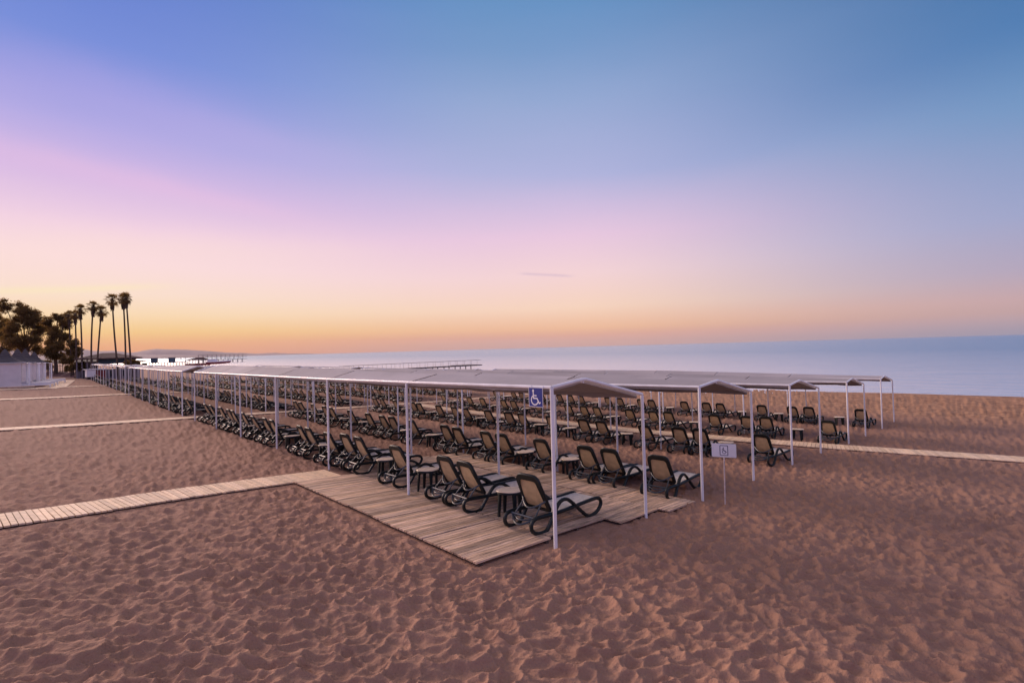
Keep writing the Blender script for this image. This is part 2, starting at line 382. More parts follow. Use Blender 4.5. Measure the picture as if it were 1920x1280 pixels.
# ------------------------------------------------------------------ sea
sb = MB()
ar = [0]+list(40*np.exp(np.linspace(0, math.log(9000/40.), 60)))
rows_ = []
for r_ in [30, 60, 100, 200, 500, 1200, 3000, 9000]:
    rows_.append([(r_*math.cos(a_), r_*math.sin(a_), 0) for a_ in np.radians(np.arange(-60, 181, 3.0))])
sb.grid(rows_)
sea = sb.build('sea_water', [], None, smooth=True); tag(sea, kind='structure')
m = bpy.data.materials.new('calm_sea'); m.use_nodes = True; t = m.node_tree; b = t.nodes['Principled BSDF']; TN = t.nodes.new; TL = t.links.new
tc2 = TN('ShaderNodeTexCoord')
pset(b, 'Roughness', 0.23); pset(b, 'IOR', 1.5); pset(b, 'Metallic', 0.85)
mpp = TN('ShaderNodeMapping'); mpp.inputs['Rotation'].default_value = (0, 0, R(8)); mpp.inputs['Scale'].default_value = (0.35, 0.09, 1); TL(tc2.outputs['Object'], mpp.inputs[0])
bp = TN('ShaderNodeBump'); bp.inputs['Distance'].default_value = 0.5; bp.inputs['Strength'].default_value = 0.9
TL(tnoise(1.0, 5, .6, mpp.outputs[0]), bp.inputs['Height']); TL(bp.outputs[0], b.inputs['Normal'])
# long-exposure surf: pale smooth band along the shore
spx = TN('ShaderNodeSeparateXYZ'); TL(tc2.outputs['Object'], spx.inputs[0])
surf = TN('ShaderNodeMath'); surf.operation = 'ADD'; TL(spx.outputs[0], surf.inputs[0]); TL(tmap(tnoise(.05, 4), 0, 1, -10, 10), surf.inputs[1])
lg_ = TN('ShaderNodeMath'); lg_.operation = 'LOGARITHM'; lg_.inputs[1].default_value = 10.0; TL(surf.outputs[0], lg_.inputs[0])
foam = tmap(lg_.outputs[0], 1.76, 2.40, 1.0, 0.0)     # pale shallows deepening offshore
TL(tmix(foam, (0.17, 0.44, 0.64), (0.98, 0.95, 0.95)), b.inputs['Base Color'])
sea.data.materials.append(m)

# ------------------------------------------------------------------ boardwalks
def boardwalk(key, label, pitch=0.10):
    pts, hw = PATHS[key]; pts = smoothc([(p[0], p[1], 0) for p in pts], 12); mb = MB()
    seg = [(pts[i+1]-pts[i]).length for i in range(len(pts)-1)]; tot = sum(seg); s = 0; i = 0; acc = 0
    while s < tot-pitch:
        while acc+seg[i] < s: acc += seg[i]; i += 1
        p = pts[i].lerp(pts[i+1], (s-acc)/seg[i]); d = (pts[i+1]-pts[i]).normalized(); n = Vector((-d.y, d.x, 0))
        k = 0.82+0.34*random.random(); w = random.random()*.08
        mb.tint = (k*(1+w*.3), k, k*(1-w)); mb.cur = 0
        j = (random.random()-.5)*0.03; lift = (random.random()-.5)*0.006
        Q = []
        for dz in (0.015, 0.042):
            for (a_, c_) in ((-1, -1), (1, -1), (1, 1), (-1, 1)):
                q = p + d*(a_*(pitch/2-0.0055)) + n*(c_*hw+j); Q.append((q.x, q.y, G(q.x, q.y)+dz+lift))
        mb.hexa(Q); s += pitch
    # bearers below the edges
    mb.cur = 1; mb.tint = (1, 1, 1.0001)
    for sd_ in (-1, 1):
        for i in range(len(pts)-1):
            d = (pts[i+1]-pts[i]).normalized(); n = Vector((-d.y, d.x, 0)); Q = []
            for dz in (-0.09, 0.013):
                for (pt, c_) in ((pts[i], -.03), (pts[i+1], -.03), (pts[i+1], .03), (pts[i], .03)):
                    q = pt + n*(sd_*(hw-0.06)+c_); Q.append((q.x, q.y, G(q.x, q.y)+dz))
            mb.hexa(Q)
    o = mb.build('boardwalk', [M_path, M_joist], smooth=False); tag(o, label, kind='structure'); return o
boardwalk('near', 'pale plank walkway leading from the left edge to the wooden deck', 0.082)
boardwalk('second', 'pale plank walkway crossing behind the nearest canopies')
boardwalk('third', 'pale plank walkway crossing between second and third canopy blocks')
boardwalk('fourth', 'pale plank walkway farthest up the beach')
boardwalk('long', 'plank walkway running along the beach between third and fourth lounger rows', 0.13)
boardwalk('cabana', 'short broad walkway passing the white daybeds')

# ------------------------------------------------------------------ wooden deck of laid panels
deck = empty('wooden_deck', (6.8, 8.5, G(6.8, 8.5)))
tag(deck, 'low weathered wooden deck of plank panels laid on the sand under the nearest loungers', 'deck')
cols = [(4.10, 5.60, 4.98, 11.35), (5.625, 7.12, 5.06, 12.42), (7.145, 8.42, 4.72, 12.40), (8.445, 9.55, 4.52, 12.30)]
for ci, (x0, x1, y0, y1) in enumerate(cols):
    npan = 5; yy = np.linspace(y0, y1, npan+1)
    for k in range(npan):
        ya, yb = yy[k]+0.008, yy[k+1]-0.008; npl = int(round((yb-ya)/0.086)); pw = (yb-ya)/npl; mb = MB()
        tx = (random.random()-.5)*0.016; ty = (random.random()-.5)*0.014; off = random.random()*0.012 + 0.004*(ci % 2)
        ox = (random.random()-.5)*0.03; base = 0.86+0.28*random.random()
        def zz(x, y): return G(x, y)+0.055+off+tx*(x-(x0+x1)/2)+ty*(y-(ya+yb)/2)
        for q in range(npl):
            a = ya+q*pw+0.006; c = ya+(q+1)*pw-0.006
            v = base*(0.55+0.65*random.random()); gq = random.random()
            mb.tint = (v*(1+.06*gq), v, v*(1.0+0.16*(1-gq)))
            e = (random.random()-.5)*0.012; P = []
            for dz in (-0.026, (random.random()-.5)*0.004):
                for X_, Y_ in ((x0+ox+e, a), (x1+ox+e, a), (x1+ox+e, c), (x0+ox+e, c)): P.append((X_, Y_, zz(X_, Y_)+dz))
            mb.hexa(P)
        mb.cur = 1; mb.tint = (1, 1, 1.0001)
        for X_ in (x0+0.08, (x0+x1)/2, x1-0.08):
            P = []
            for dz in (-0.11, -0.028):
                for a_, c_ in ((X_-.03+ox, ya+.012), (X_+.03+ox, ya+.012), (X_+.03+ox, yb-.012), (X_-.03+ox, yb-.012)): P.append((a_, c_, zz(a_, c_)+dz))
            mb.hexa(P)
        o = mb.build('deck_panel', [M_deck, M_joist], smooth=False); o.parent = deck; o.matrix_parent_inverse = Matrix.Translation(-deck.location)
def on_deck(x, y): return 4.1 < x < 9.6 and 4.6 < y < 12.35

# ------------------------------------------------------------------ canopies
ROWS = {1: (5.41, 7.93), 2: (9.82, 12.70), 3: (15.80, 18.90), 4: (22.25, 25.40), 5: (28.95, 32.30)}
ROWN = {1: 'landward row', 2: 'second row from land', 3: 'middle row', 4: 'fourth row from land', 5: 'seaward row'}
SEGY = {}
base1 = [4.72, 8.68, 12.53, 16.45, 20.36, 23.84, 27.86]
for r_ in ROWS:
    sh = 0.2*(ROWS[r_][0]-5.41)
    if r_ == 1: s1 = base1
    else:
        a0 = {2: 4.5, 3: 4.5, 4: 4.35, 5: 4.28}[r_]; n_ = {2: 6, 3: 6, 4: 7, 5: 7}[r_]
        e_ = {2: 28.3, 3: 29.8, 4: 31.4, 5: 32.9}[r_]; s1 = list(np.linspace(a0, e_, n_+1))
    SEGY[(r_, 1)] = s1
    SEGY[(r_, 2)] = [v+sh for v in (30.78, 34.64, 38.11, 41.64, 44.99, 48.68, 52.40)]
    SEGY[(r_, 3)] = [v+sh for v in (54.9, 58.3, 61.8, 65.3, 68.8, 72.3)]
    SEGY[(r_, 4)] = [v+sh for v in (75.5, 79.4, 83.3, 87.2, 91.0, 94.8)]
BLK = {1: 'nearest', 2: 'second', 3: 'third', 4: 'farthest'}
def canopy(r_, s_):
    xl, xr = ROWS[r_]; ys = SEGY[(r_, s_)]; y0 = ys[0]
    root = empty('shade_canopy', (xl, y0, G(xl, y0)))
    tag(root, 'long grey shade canopy on thin white posts, %s, %s block' % (ROWN[r_], BLK[s_]), 'shade canopy', 'shade canopies over the lounger rows')
    o0 = root.location
    def P(x, y, z): return Vector((x-o0.x, y-o0.y, z-o0.z))
    xm = xl+0.80*(xr-xl)/2.6
    jl = [(random.random()-.5)*0.03 for _ in ys]
    zl = [G(xl, y)+2.37+jl[i] for i, y in enumerate(ys)]; zm = [G(xl+.8, y)+2.50+min(.2, .016*(y-4.7))*(1 if y < 28 else max(.15, 1-(y-28)/22))+jl[i] for i, y in enumerate(ys)]; zr = [G(xr, y)+2.24+jl[i] for i, y in enumerate(ys)]
    for i, y in enumerate(ys):
        for x, z in ((xl, zl[i]), (xr, zr[i])):
            mb = MB(); lx, ly = (random.random()-.5)*.03, (random.random()-.5)*.03
            mb.tube([P(x+lx, y+ly, G(x, y)-0.15), P(x, y, z-0.02)], 0.029, 10); mb.build('post', M_post, root)
    mb = MB()
    mb.tube([P(xl, y, z) for y, z in zip(ys, zl)], 0.027, 8); mb.tube([P(xr, y, z) for y, z in zip(ys, zr)], 0.027, 8)
    mb.tube([P(xm, y, z-.045) for y, z in zip(ys, zm)], 0.016, 6)
    for i, y in enumerate(ys):
        e = 1.0 if i in (0, len(ys)-1) else 0.8
        dz = 0 if e == 1.0 else -0.05
        mb.tube([P(xl, y, zl[i]+dz), P(xm-.05, y, zm[i]+dz), P(xm+.05, y, zm[i]+dz), P(xr, y, zr[i]+dz)], 0.028*e, 8)
    mb.build('roof_frame', M_post, root)
    for i in range(len(ys)-1):
        mb = MB(); v = 0.84+0.28*random.random(); mb.tint = (v, v, v*1.03); n = 8
        ya, yb = ys[i]+(0.035 if i else 0.05), ys[i+1]-0.035
        sag = 0.06+0.05*random.random()
        def srf(u, w, dz):      # u across (0 left eave .. 1 right eave), w along
            y = ya+(yb-ya)*w; t_ = w
            a = zl[i]*(1-t_)+zl[i+1]*t_; b_ = zm[i]*(1-t_)+zm[i+1]*t_; c_ = zr[i]*(1-t_)+zr[i+1]*t_
            k = 0.3
            if u < k: q = u/k; x = (xl+.02)*(1-q)+xm*q; z = a*(1-q)+b_*q; s2 = math.sin(math.pi*q)*.35
            else: q = (u-k)/(1-k); x = xm*(1-q)+(xr-.10)*q; z = b_*(1-q)+(c_+0.012)*q; s2 = math.sin(math.pi*q)
            end = 0.05*(abs(2*w-1)**6)*math.sin(math.pi*u)*0.5
            return P(x, y, z-0.008 + dz - sag*s2*math.sin(math.pi*w)**.7 - 0.0*end)
        us = [0, .1, .2, .3, .42, .55, .7, .85, 1]; ws = [j/8 for j in range(9)]
        top = [[srf(u, w, 0) for u in us] for w in ws]; bot = [[srf(u, w, -0.006) for u in us][::-1] for w in ws]
        mb.grid([r__[::-1] for r__ in top]); mb.grid([r__[::-1] for r__ in bot])
        # hanging hems along both eaves and the end
        def hem(pl, drop):
            mb.grid([pl, [Vector(p)+Vector((0, 0, -drop*(0.8+0.4*random.random()))) for p in pl]])
        hem([r__[0] for r__ in top], 0.055); hem([r__[-1] for r__ in top], 0.085)
        if i == 0: hem(top[0], 0.05)
        if i == len(ys)-2: hem(top[-1], 0.05)
        mb.build('fabric_panel', M_fab, root)
    return root
CAN = {}
for s_ in (1, 2, 3, 4):
    for r_ in ROWS: CAN[(r_, s_)] = canopy(r_, s_)

# ------------------------------------------------------------------ sun loungers
def rrect(w0, w1, h, r, n=4):   # outline from bottom-left, w0 bottom width, w1 top width, rounded top
    pts = [(-w0/2, 0), ]
    pts = []
    for cx, cy, a0_ in ((w0/2-r*.6, r*.6, -90), (w1/2-r, h-r, 0), (-w1/2+r, h-r, 90), (-w0/2+r*.6, r*.6, 180)):
        rr = r*.6 if cy < h/2 else r
        for k in range(n+1):
            a = R(a0_+90*k/n); pts.append((cx+rr*math.cos(a), cy+rr*math.sin(a)))
    return pts
def back_xyz(u, v, d):   # u sideways, v up the back, d thickness towards the rear
    H_ = Vector((0.53, 0, 0.27)); T_ = Vector((0.20, 0, 0.86)); ax = (T_-H_).normalized(); nrm = Vector((-ax.z, 0, ax.x)) # rear-facing
    bow = 0.05*math.sin(math.pi*min(1, max(0, v/0.68)))
    return H_ + ax*v + nrm*(d + bow*0.7) + Vector((0, u, 0))
def lounger_meshes(lod):
    ms = {}
    side = [(0.10,.25),(0.0,.18),(0.03,.07),(.18,.01),(.36,.02),(.46,.13),(.56,.27),(.66,.38),(.77,.43),(.90,.42),(1.02,.36),(1.23,.22),(1.45,.07),(1.58,.012),(1.72,.015),(1.87,.07),(1.95,.17),(1.91,.26),(1.78,.29),(1.31,.27),(.87,.255),(.5,.25)]
    for s in (-1, 1):
        mb = MB(); pts = [(x, s*(0.285+0.012*math.sin(3*x)), z) for x, z in side]
        mb.tube(smoothc(pts, 3 if lod == 0 else 1, True), 0.037, 8 if lod == 0 else 4, closed=True, flat=(0.95, 0.85), upv=Vector((0, 1, 0)))
        if lod == 0: mb.tube([(0.17, s*.285, .035), (.17, s*.285, .0)], 0.02, 6)
        ms['side%d' % s] = mb
    # backrest ring
    mb = MB(); O = rrect(.55, .50, .70, .13); I = rrect(.43, .36, .53, .07); I = [(x, y+.075) for x, y in I]; n = len(O)
    vs_ = [back_xyz(x, y, .022) for x, y in O]+[back_xyz(x, y, .022) for x, y in I]+[back_xyz(x, y, -.022) for x, y in O]+[back_xyz(x, y, -.022) for x, y in I]
    mid_ = [back_xyz(x*1.025, (y-.35)*1.025+.35, 0) for x, y in O]; vs_ += mid_; fs = []
    for k in range(n):
        j = (k+1) % n; fs += [(k, j, n+j, n+k), (2*n+j, 2*n+k, 3*n+k, 3*n+j), (k, 4*n+k, 4*n+j, j), (4*n+k, 2*n+k, 2*n+j, 4*n+j), (n+k, n+j, 3*n+j, 3*n+k)]
    mb.add(vs_, fs); ms['back'] = mb
    mb = MB(); k_ = 5; rows_ = []
    for j in range(k_+1):
        v = .07+(.62-.07)*j/k_; hw = .225-(.045)*j/k_
        rows_.append([back_xyz(hw*(2*i/4-1), v, .004) for i in range(5)])
    mb.grid(rows_); mb.grid([r__[::-1] for r__ in [[back_xyz(hw_, v_, -.002) for hw_ in (-.2, 0, .2)] for v_ in (.08, .34, .6)]]); ms['backmesh'] = mb
    mb = MB(); rows_ = []
    for j in range(8):
        x = .50+(1.86-.50)*j/7; z = .275+.018*(x-.5) - .01
        rows_.append([(x, .262*(2*i/6-1), z-.022*(1-(2*i/6-1)**2)*math.sin(math.pi*j/7)) for i in range(7)])
    rows_.append([(1.92, .25*(2*i/6-1), .25) for i in range(7)])
    mb.grid(rows_); ms['seat'] = mb
    mb = MB(); sg = 10 if lod == 0 else 3
    def arc(p0, dx, dz, w, r):
        pts = [(p0[0]+dx*math.cos(math.pi*(k/sg-.5)), w*(2*k/sg-1), p0[1]-dz*math.cos(math.pi*(k/sg-.5))) for k in range(sg+1)]
        mb.tube(pts, r, 6)
    arc((.40, .47), -.14, .13, .26, .016); arc((.13, .23), -.13, .10, .24, .018); arc((.16, .24), -.11, .05, .24, .013)
    for s in (-1, 1):
        mb.tube([(.343, s*.19, .417), (.18, s*.21, .25), (.07, s*.17, .17)], .014, 5)
    mb.tube([(.12, -.28, .24), (.12, .28, .24)], .018, 6)
    q = MB(); q.tube([(1.9, -.28, .25), (1.9, .28, .25)], .02, 6); ms['foot'] = q
    ms['bar'] = mb
    return ms
LM = lounger_meshes(0)
def make_lounger():
    root = empty('sun_lounger')
    for s in (-1, 1): LM['side%d' % s].build('side_frame', M_green, root)
    bk = LM['back'].build('backrest', M_green, root); LM['backmesh'].build('back_fabric', M_back, bk)
    LM['seat'].build('seat_fabric', M_sling, root); LM['bar'].build('back_support', M_bar, root); LM['foot'].build('foot_bar', M_green, root)
    return root
LL = lounger_meshes(1); far_mb = MB()
for key, mi in (('side-1', 0), ('side1', 0), ('back', 0), ('backmesh', 1), ('seat', 2), ('bar', 3)):
    q = LL[key]; far_mb.cur = mi; far_mb.add(q.v, q.f)
far_mesh = far_mb.mesh('sun_lounger', [M_green, M_back, M_sling, M_bar])
# rear edge (x) and middle (y) of every lounger
FIRST = {
 1: [(5.4,5.51),(5.4,7.14),(5.4,7.81),(5.4,9.6),(5.4,11.46),(5.4,12.19),(5.4,13.2),(5.4,14.61),(5.4,15.34),(5.4,17.58),(5.4,18.42),(5.4,19.54),(5.4,21.06),(5.4,22.33),(5.4,22.99),(5.4,24.39),(5.4,26.06),(5.4,26.93)],
 2: [(9.26,5.3),(9.24,6.57),(9.2,7.22),(9.16,8.72),(9.14,10.2),(9.14,10.9),(9.18,12.25),(9.25,13.05),(9.3,15.08),(9.36,16.63),(9.39,17.33),(9.43,18.53),(9.43,20.32),(9.49,22.22),(9.58,23.13),(9.68,24.84),(9.74,26.57),(9.76,27.44)],
 3: [(15.22,5.24),(15.22,7.12),(15.15,7.81),(15.04,9.05),(14.92,10.84),(14.87,11.64),(14.82,13.35),(14.78,14.92),(14.73,15.71),(14.73,17.06),(14.72,18.8),(14.71,19.6),(14.7,20.95),(14.74,22.9),(14.8,23.6),(14.87,25.61),(14.93,27.38),(14.97,28.21)],
 4: [(21.5,4.92),(21.46,7.12),(21.25,7.83),(20.95,9.08),(20.68,11.12),(20.55,11.84),(20.55,13.13),(20.55,15.15),(20.56,15.95),(20.55,17.07),(20.56,19.36),(20.56,21.4),(20.61,22.28),(20.64,24.37),(20.71,25.8),(20.78,26.9),(20.83,29.0)],
 5: [(28.49,5.09),(28.34,7.28),(28.08,8.02),(27.87,9.43),(27.71,11.63),(27.59,12.38),(27.49,13.68),(27.44,15.84),(27.42,16.6),(27.42,18.2),(27.41,19.18),(27.43,21.47),(27.42,22.45),(27.44,23.44),(27.43,25.3),(27.44,26.4),(27.46,27.46),(27.44,28.4),(27.44,30.61)]}
LROW = {(r_, 1): v for r_, v in FIRST.items()}
LB = {1: 5.4, 2: 9.72, 3: 15.0, 4: 20.9, 5: 27.5}
for s_, per in ((2, 3), (3, 3), (4, 3)):
    for r_ in ROWS:
        ys = SEGY[(r_, s_)]; out = []
        for i in range(len(ys)-1):
            w = ys[i+1]-ys[i]; y = ys[i]
            for q in (0.16, 0.52, 0.72): out.append((LB[r_]+random.uniform(-.08, .08), y+q*w+random.uniform(-.05, .05)))
        if s_ == 2: out = out[:-1]
        LROW[(r_, s_)] = out
proto = None; far_stuff = MB(); nind = 0
def place(root, x, y, rz, lift=0.0):
    zx = (G(x+1.6, y)-G(x, y))/1.6; zy = (G(x, y+.3)-G(x, y-.3))/.6
    d = 0.062 if on_deck(x+0.8, y) else 0.004
    root.location = (x, y, G(x, y)+d+lift)
    root.rotation_euler = (math.atan(zy), -math.atan(zx), rz)
TAB = []
TPOS = {(1, 1, 0): (5.9, 6.3), (1, 1, 2): (5.9, 8.78), (1, 1, 3): (5.85, 10.4), (3, 1, 0): (16.14, 6.5), (5, 1, 0): (28.7, 6.0)}   # seen plainly in the photo
for (r_, s_), lst in LROW.items():
    lst = sorted(lst, key=lambda p: p[1]); yq = None
    for i, (x, y) in enumerate(lst):
        nx = lst[i+1][1]-y if i+1 < len(lst) else 0
        lim = 1.35 if s_ == 1 else 1.25
        if nx >= lim: TAB.append((*TPOS.get((r_, s_, i), (x+0.52, y+nx*0.5)), r_, s_))
        jx = random.uniform(-.05, .05) if s_ == 1 and (r_, i) != (1, 0) else 0.0
        rz = random.gauss(0, .035)
        if s_ == 4 and r_ == 5:      # beyond the three hundred largest
            z0 = Vector((x, y, G(x, y))); far_stuff.cur = 0
            for key, mi in (('side-1', 0), ('side1', 0), ('back', 0), ('backmesh', 1), ('seat', 2), ('bar', 3)):
                far_stuff.cur = mi; q = LL[key]; far_stuff.add([Vector(p)+z0 for p in q.v], q.f)
            continue
        if s_ >= 3:
            o = bpy.data.objects.new('sun_lounger', far_mesh); COL.objects.link(o)
        elif proto is None: proto = make_lounger(); o = proto
        else: o = copy_tree(proto)
        place(o, x+jx, y, rz); nind += 1
        for ch in o.children:
            if ch.name.startswith('backrest') and (r_, s_, i) != (1, 1, 0):
                th_ = random.choice((0, 0, 1))*random.uniform(-.02, .07); ch.rotation_euler = (0, -th_, 0)
                Hh = Vector((.53, 0, .27)); ch.location = Hh-Matrix.Rotation(-th_, 3, 'Y')@Hh
        tag(o, 'dark sun lounger, %s from near end, %s, %s block' % (ORD[i+1], ROWN[r_], BLK[s_]), 'sun lounger', 'sun loungers in rows under the canopies')
proto['label'] = 'dark sun lounger nearest the camera, alone at the corner of the wooden deck'
o = far_stuff.build('sun_lounger', [M_green, M_back, M_sling, M_bar]); tag(o, 'far dark loungers beyond the last of the seaward row', 'sun loungers', kind='stuff')
print('loungers', nind, 'tables', len(TAB))

# ------------------------------------------------------------------ side tables
def make_table(simple=False):
    root = None if simple else empty('side_table')
    parts = []
    mb = MB(); n = 24; ring = []
    for k in range(n):
        a = 2*math.pi*k/n; rr = 0.24*(1+0.045*math.cos(4*a+math.pi)); ring.append((rr*math.cos(a), rr*math.sin(a)))
    def disc(mb, sc, z0, z1, bev):
        vs_ = [(x*sc, y*sc, z0) for x, y in ring]+[(x*sc, y*sc, z1-bev) for x, y in ring]+[(x*(sc-bev*3), y*(sc-bev*3), z1) for x, y in ring]; fs = []
        for k in range(n):
            j = (k+1) % n; fs += [(k, j, n+j, n+k), (n+k, n+j, 2*n+j, 2*n+k)]
        fs += [tuple(range(n))[::-1], tuple(range(2*n, 3*n))]; mb.add(vs_, fs)
    disc(mb, 1.0, .425, .44, .004); parts.append(('table_top', mb, M_top))
    mb = MB(); disc(mb, 0.94, .385, .4235, .002); parts.append(('apron', mb, M_green))
    for k in range(4):
        a = R(45+90*k); mb = MB(); c, s = math.cos(a), math.sin(a)
        def lp(r, t_, z): return (c*r-s*t_, s*r+c*t_, z)
        P = [lp(.195, -.022, -.02), lp(.23, -.022, -.02), lp(.23, .022, -.02), lp(.195, .022, -.02), lp(.165, -.034, .383), lp(.215, -.034, .383), lp(.215, .034, .383), lp(.165, .034, .383)]
        mb.hexa(P); parts.append(('leg', mb, M_green))
    if simple:
        q = MB(); ms_ = [M_green, M_top]
        for nm, p, m_ in parts: q.cur = 1 if m_ is M_top else 0; q.add(p.v, p.f)
        return q.mesh('side_table', ms_)
    for nm, p, m_ in parts: p.build(nm, m_, root)
    return root
tp = None; tsimple = make_table(True); cnt = {}
for (x, y, r_, s_) in sorted(TAB, key=lambda q: (q[3], q[2], q[1])):
    if s_ >= 3: o = bpy.data.objects.new('side_table', tsimple); COL.objects.link(o)
    elif tp is None: tp = make_table(); o = tp
    else: o = copy_tree(tp)
    place(o, x+random.uniform(-.06, .06), y+random.uniform(-.05, .05), random.uniform(0, 1.5))
    if on_deck(x, y): o.location.z = G(x, y)+0.075
    cnt[(r_, s_)] = cnt.get((r_, s_), 0)+1
    tag(o, 'cream-topped side table, %s from near end, %s, %s block' % (ORD[cnt[(r_, s_)]], ROWN[r_], BLK[s_]), 'side table', 'side tables between the loungers')

# ------------------------------------------------------------------ signs
def strokes(mb, P, pts, w, d0, d1, closed=False):     # flat strip along 2-D points; P(u,v,d) -> 3-D
    n = len(pts)
    for i in range(n if closed else n-1):
        a = Vector(pts[i]); b_ = Vector(pts[(i+1) % n]); t_ = (b_-a); ln = t_.length; t_ /= ln; nn = Vector((-t_.y, t_.x)); a = a-t_*w*.18; b_ = b_+t_*w*.18
        q = [a-nn*w/2, b_-nn*w/2, b_+nn*w/2, a+nn*w/2]
        k = i*0.00004
        mb.hexa([P(p.x, p.y, d0) for p in q]+[P(p.x, p.y, d1+k) for p in q])
def arcpts(cx, cy, r, a0, a1, n=22): return [(cx+r*math.cos(R(a0+(a1-a0)*k/n)), cy+r*math.sin(R(a0+(a1-a0)*k/n))) for k in range(n+1)]
def disc2(mb, P, cx, cy, r, d0, d1, n=20, ry=None):
    ry = ry or r
    vs_ = [P(cx+r*math.cos(2*math.pi*k/n), cy+ry*math.sin(2*math.pi*k/n), d0) for k in range(n)]+[P(cx+r*math.cos(2*math.pi*k/n), cy+ry*math.sin(2*math.pi*k/n), d1) for k in range(n)]
    mb.add(vs_, [tuple(range(n, 2*n))]+[(k, (k+1) % n, n+(k+1) % n, n+k) for k in range(n)])
# blue accessible sign under the eave; faces inland (-x)
sy0, sy1 = 4.85, 5.14; sw = sy1-sy0; zt = G(5.41, 5.0)+2.385; shh = 0.30
root = empty('accessible_sign', (5.355, (sy0+sy1)/2, zt-shh/2)); tag(root, 'square blue sign with white wheelchair symbol hanging from the nearest canopy eave', 'sign')
def PB(u, v, d): return (-d, -u, v)          # u to the viewer's right (towards -y), v up
def plate(w, h, r, d0, d1, P):
    mb = MB(); pts = []
    for cx, cy, a0_ in ((w/2-r, -h/2+r, -90), (w/2-r, h/2-r, 0), (-w/2+r, h/2-r, 90), (-w/2+r, -h/2+r, 180)):
        for k in range(5): a = R(a0_+90*k/4); pts.append((cx+r*math.cos(a), cy+r*math.sin(a)))
    n = len(pts); vs_ = [P(x, y, d0) for x, y in pts]+[P(x, y, d1) for x, y in pts]
    mb.add(vs_, [tuple(range(n))[::-1], tuple(range(n, 2*n))]+[(k, (k+1) % n, n+(k+1) % n, n+k) for k in range(n)]); return mb
plate(sw, shh, .008, -.004, .0, PB).build('border', M_white, root, smooth=False)
plate(sw-.020, shh-.020, .004, .0006, .003, PB).build('panel', M_blue, root, smooth=False)
mb = MB(); k_ = sw/0.34
def PS(u, v, d): return PB(u*k_, v*k_, d)
disc2(mb, PS, -.055, .112, .022, .0035, .0050, ry=.026)
strokes(mb, PS, [(-.055, .10), (-.050, -.020), (.035, -.020), (.085, -.105), (.115, -.09)], .024, .0035, .0046)
strokes(mb, PS, [(-.045, .028), (.022, .028)], .022, .0035, .0042)
strokes(mb, PS, arcpts(-.022, -.052, .082, 118, 352), .022, .0035, .0040)
mb.build('wheelchair_symbol', M_white, root, smooth=False)
mb = MB()
for dy in (-.12, .12): mb.tube([(.012, dy, shh/2-.01), (.04, dy, shh/2+.02)], .006, 6)
mb.build('hook', M_post, root)

# white sign on a thin pole
px_, py_ = 9.86, 4.06; gz = G(px_, py_)
fa_ = math.atan2(-py_, -px_)+0.02
root = empty('accessible_sign', (px_, py_, gz), fa_); tag(root, 'white board with navy wheelchair pictogram on a thin pole stuck in the sand', 'sign')
def PW(u, v, d): return (0.02+d, u, v)        # local +x faces the camera; +y to the viewer's right
bh, bw = 0.272, 0.455; bz = 0.985+bh/2
mb = MB(); mb.tube([(0, 0, -.15), (0.004, 0.01, 1.2)], .013, 8); mb.build('pole', mat('rusty_white_pole', (0.62, 0.52, 0.50), .6, noise=((6, 6, 9), .25)), root)
def PW2(u, v, d): return PW(u+0.01, v+bz, d)
plate(bw, bh, .012, -.004, .004, PW2).build('board', M_white, root, smooth=False)
mb = MB(); hw_, hh_, r_c = .072, .098, .014; pts = []
for cx, cy, a0_ in ((hw_-r_c, -hh_+r_c, -90), (hw_-r_c, hh_-r_c, 0), (-hw_+r_c, hh_-r_c, 90), (-hw_+r_c, -hh_+r_c, 180)): pts += arcpts(cx, cy, r_c, a0_, a0_+90, 4)
strokes(mb, PW2, pts, .012, .0044, .0052, closed=True)
mb.build('pictogram_frame', M_navy, root, smooth=False)
mb = MB(); disc2(mb, PW2, -.010, .056, .0085, .0044, .0062)
strokes(mb, PW2, [(-.010, .05), (-.008, -.002), (.022, -.012), (.046, -.033)], .011, .0044, .0056)
strokes(mb, PW2, [(-.010, .030), (-.035, .020), (-.030, .004)], .008, .0044, .0050)
strokes(mb, PW2, arcpts(.003, -.030, .032, 0, 358, 22), .009, .0044, .0048)
mb.build('wheelchair_symbol', M_navy, root, smooth=False)
mb = MB()
for z_ in (-.08, .08): mb.box((0.008, 0.01, bz+z_), (.02, .05, .02))
mb.build('clamp', M_bar, root)

# ------------------------------------------------------------------ helper: a point from a pixel of the photo and its distance
def at(px, py, D):
    p = fw*D + r2*((px-960)/905.615*D) - u2*((py-640)/905.615*D); return Vector((p.x, p.y, p.z+CAMZ))

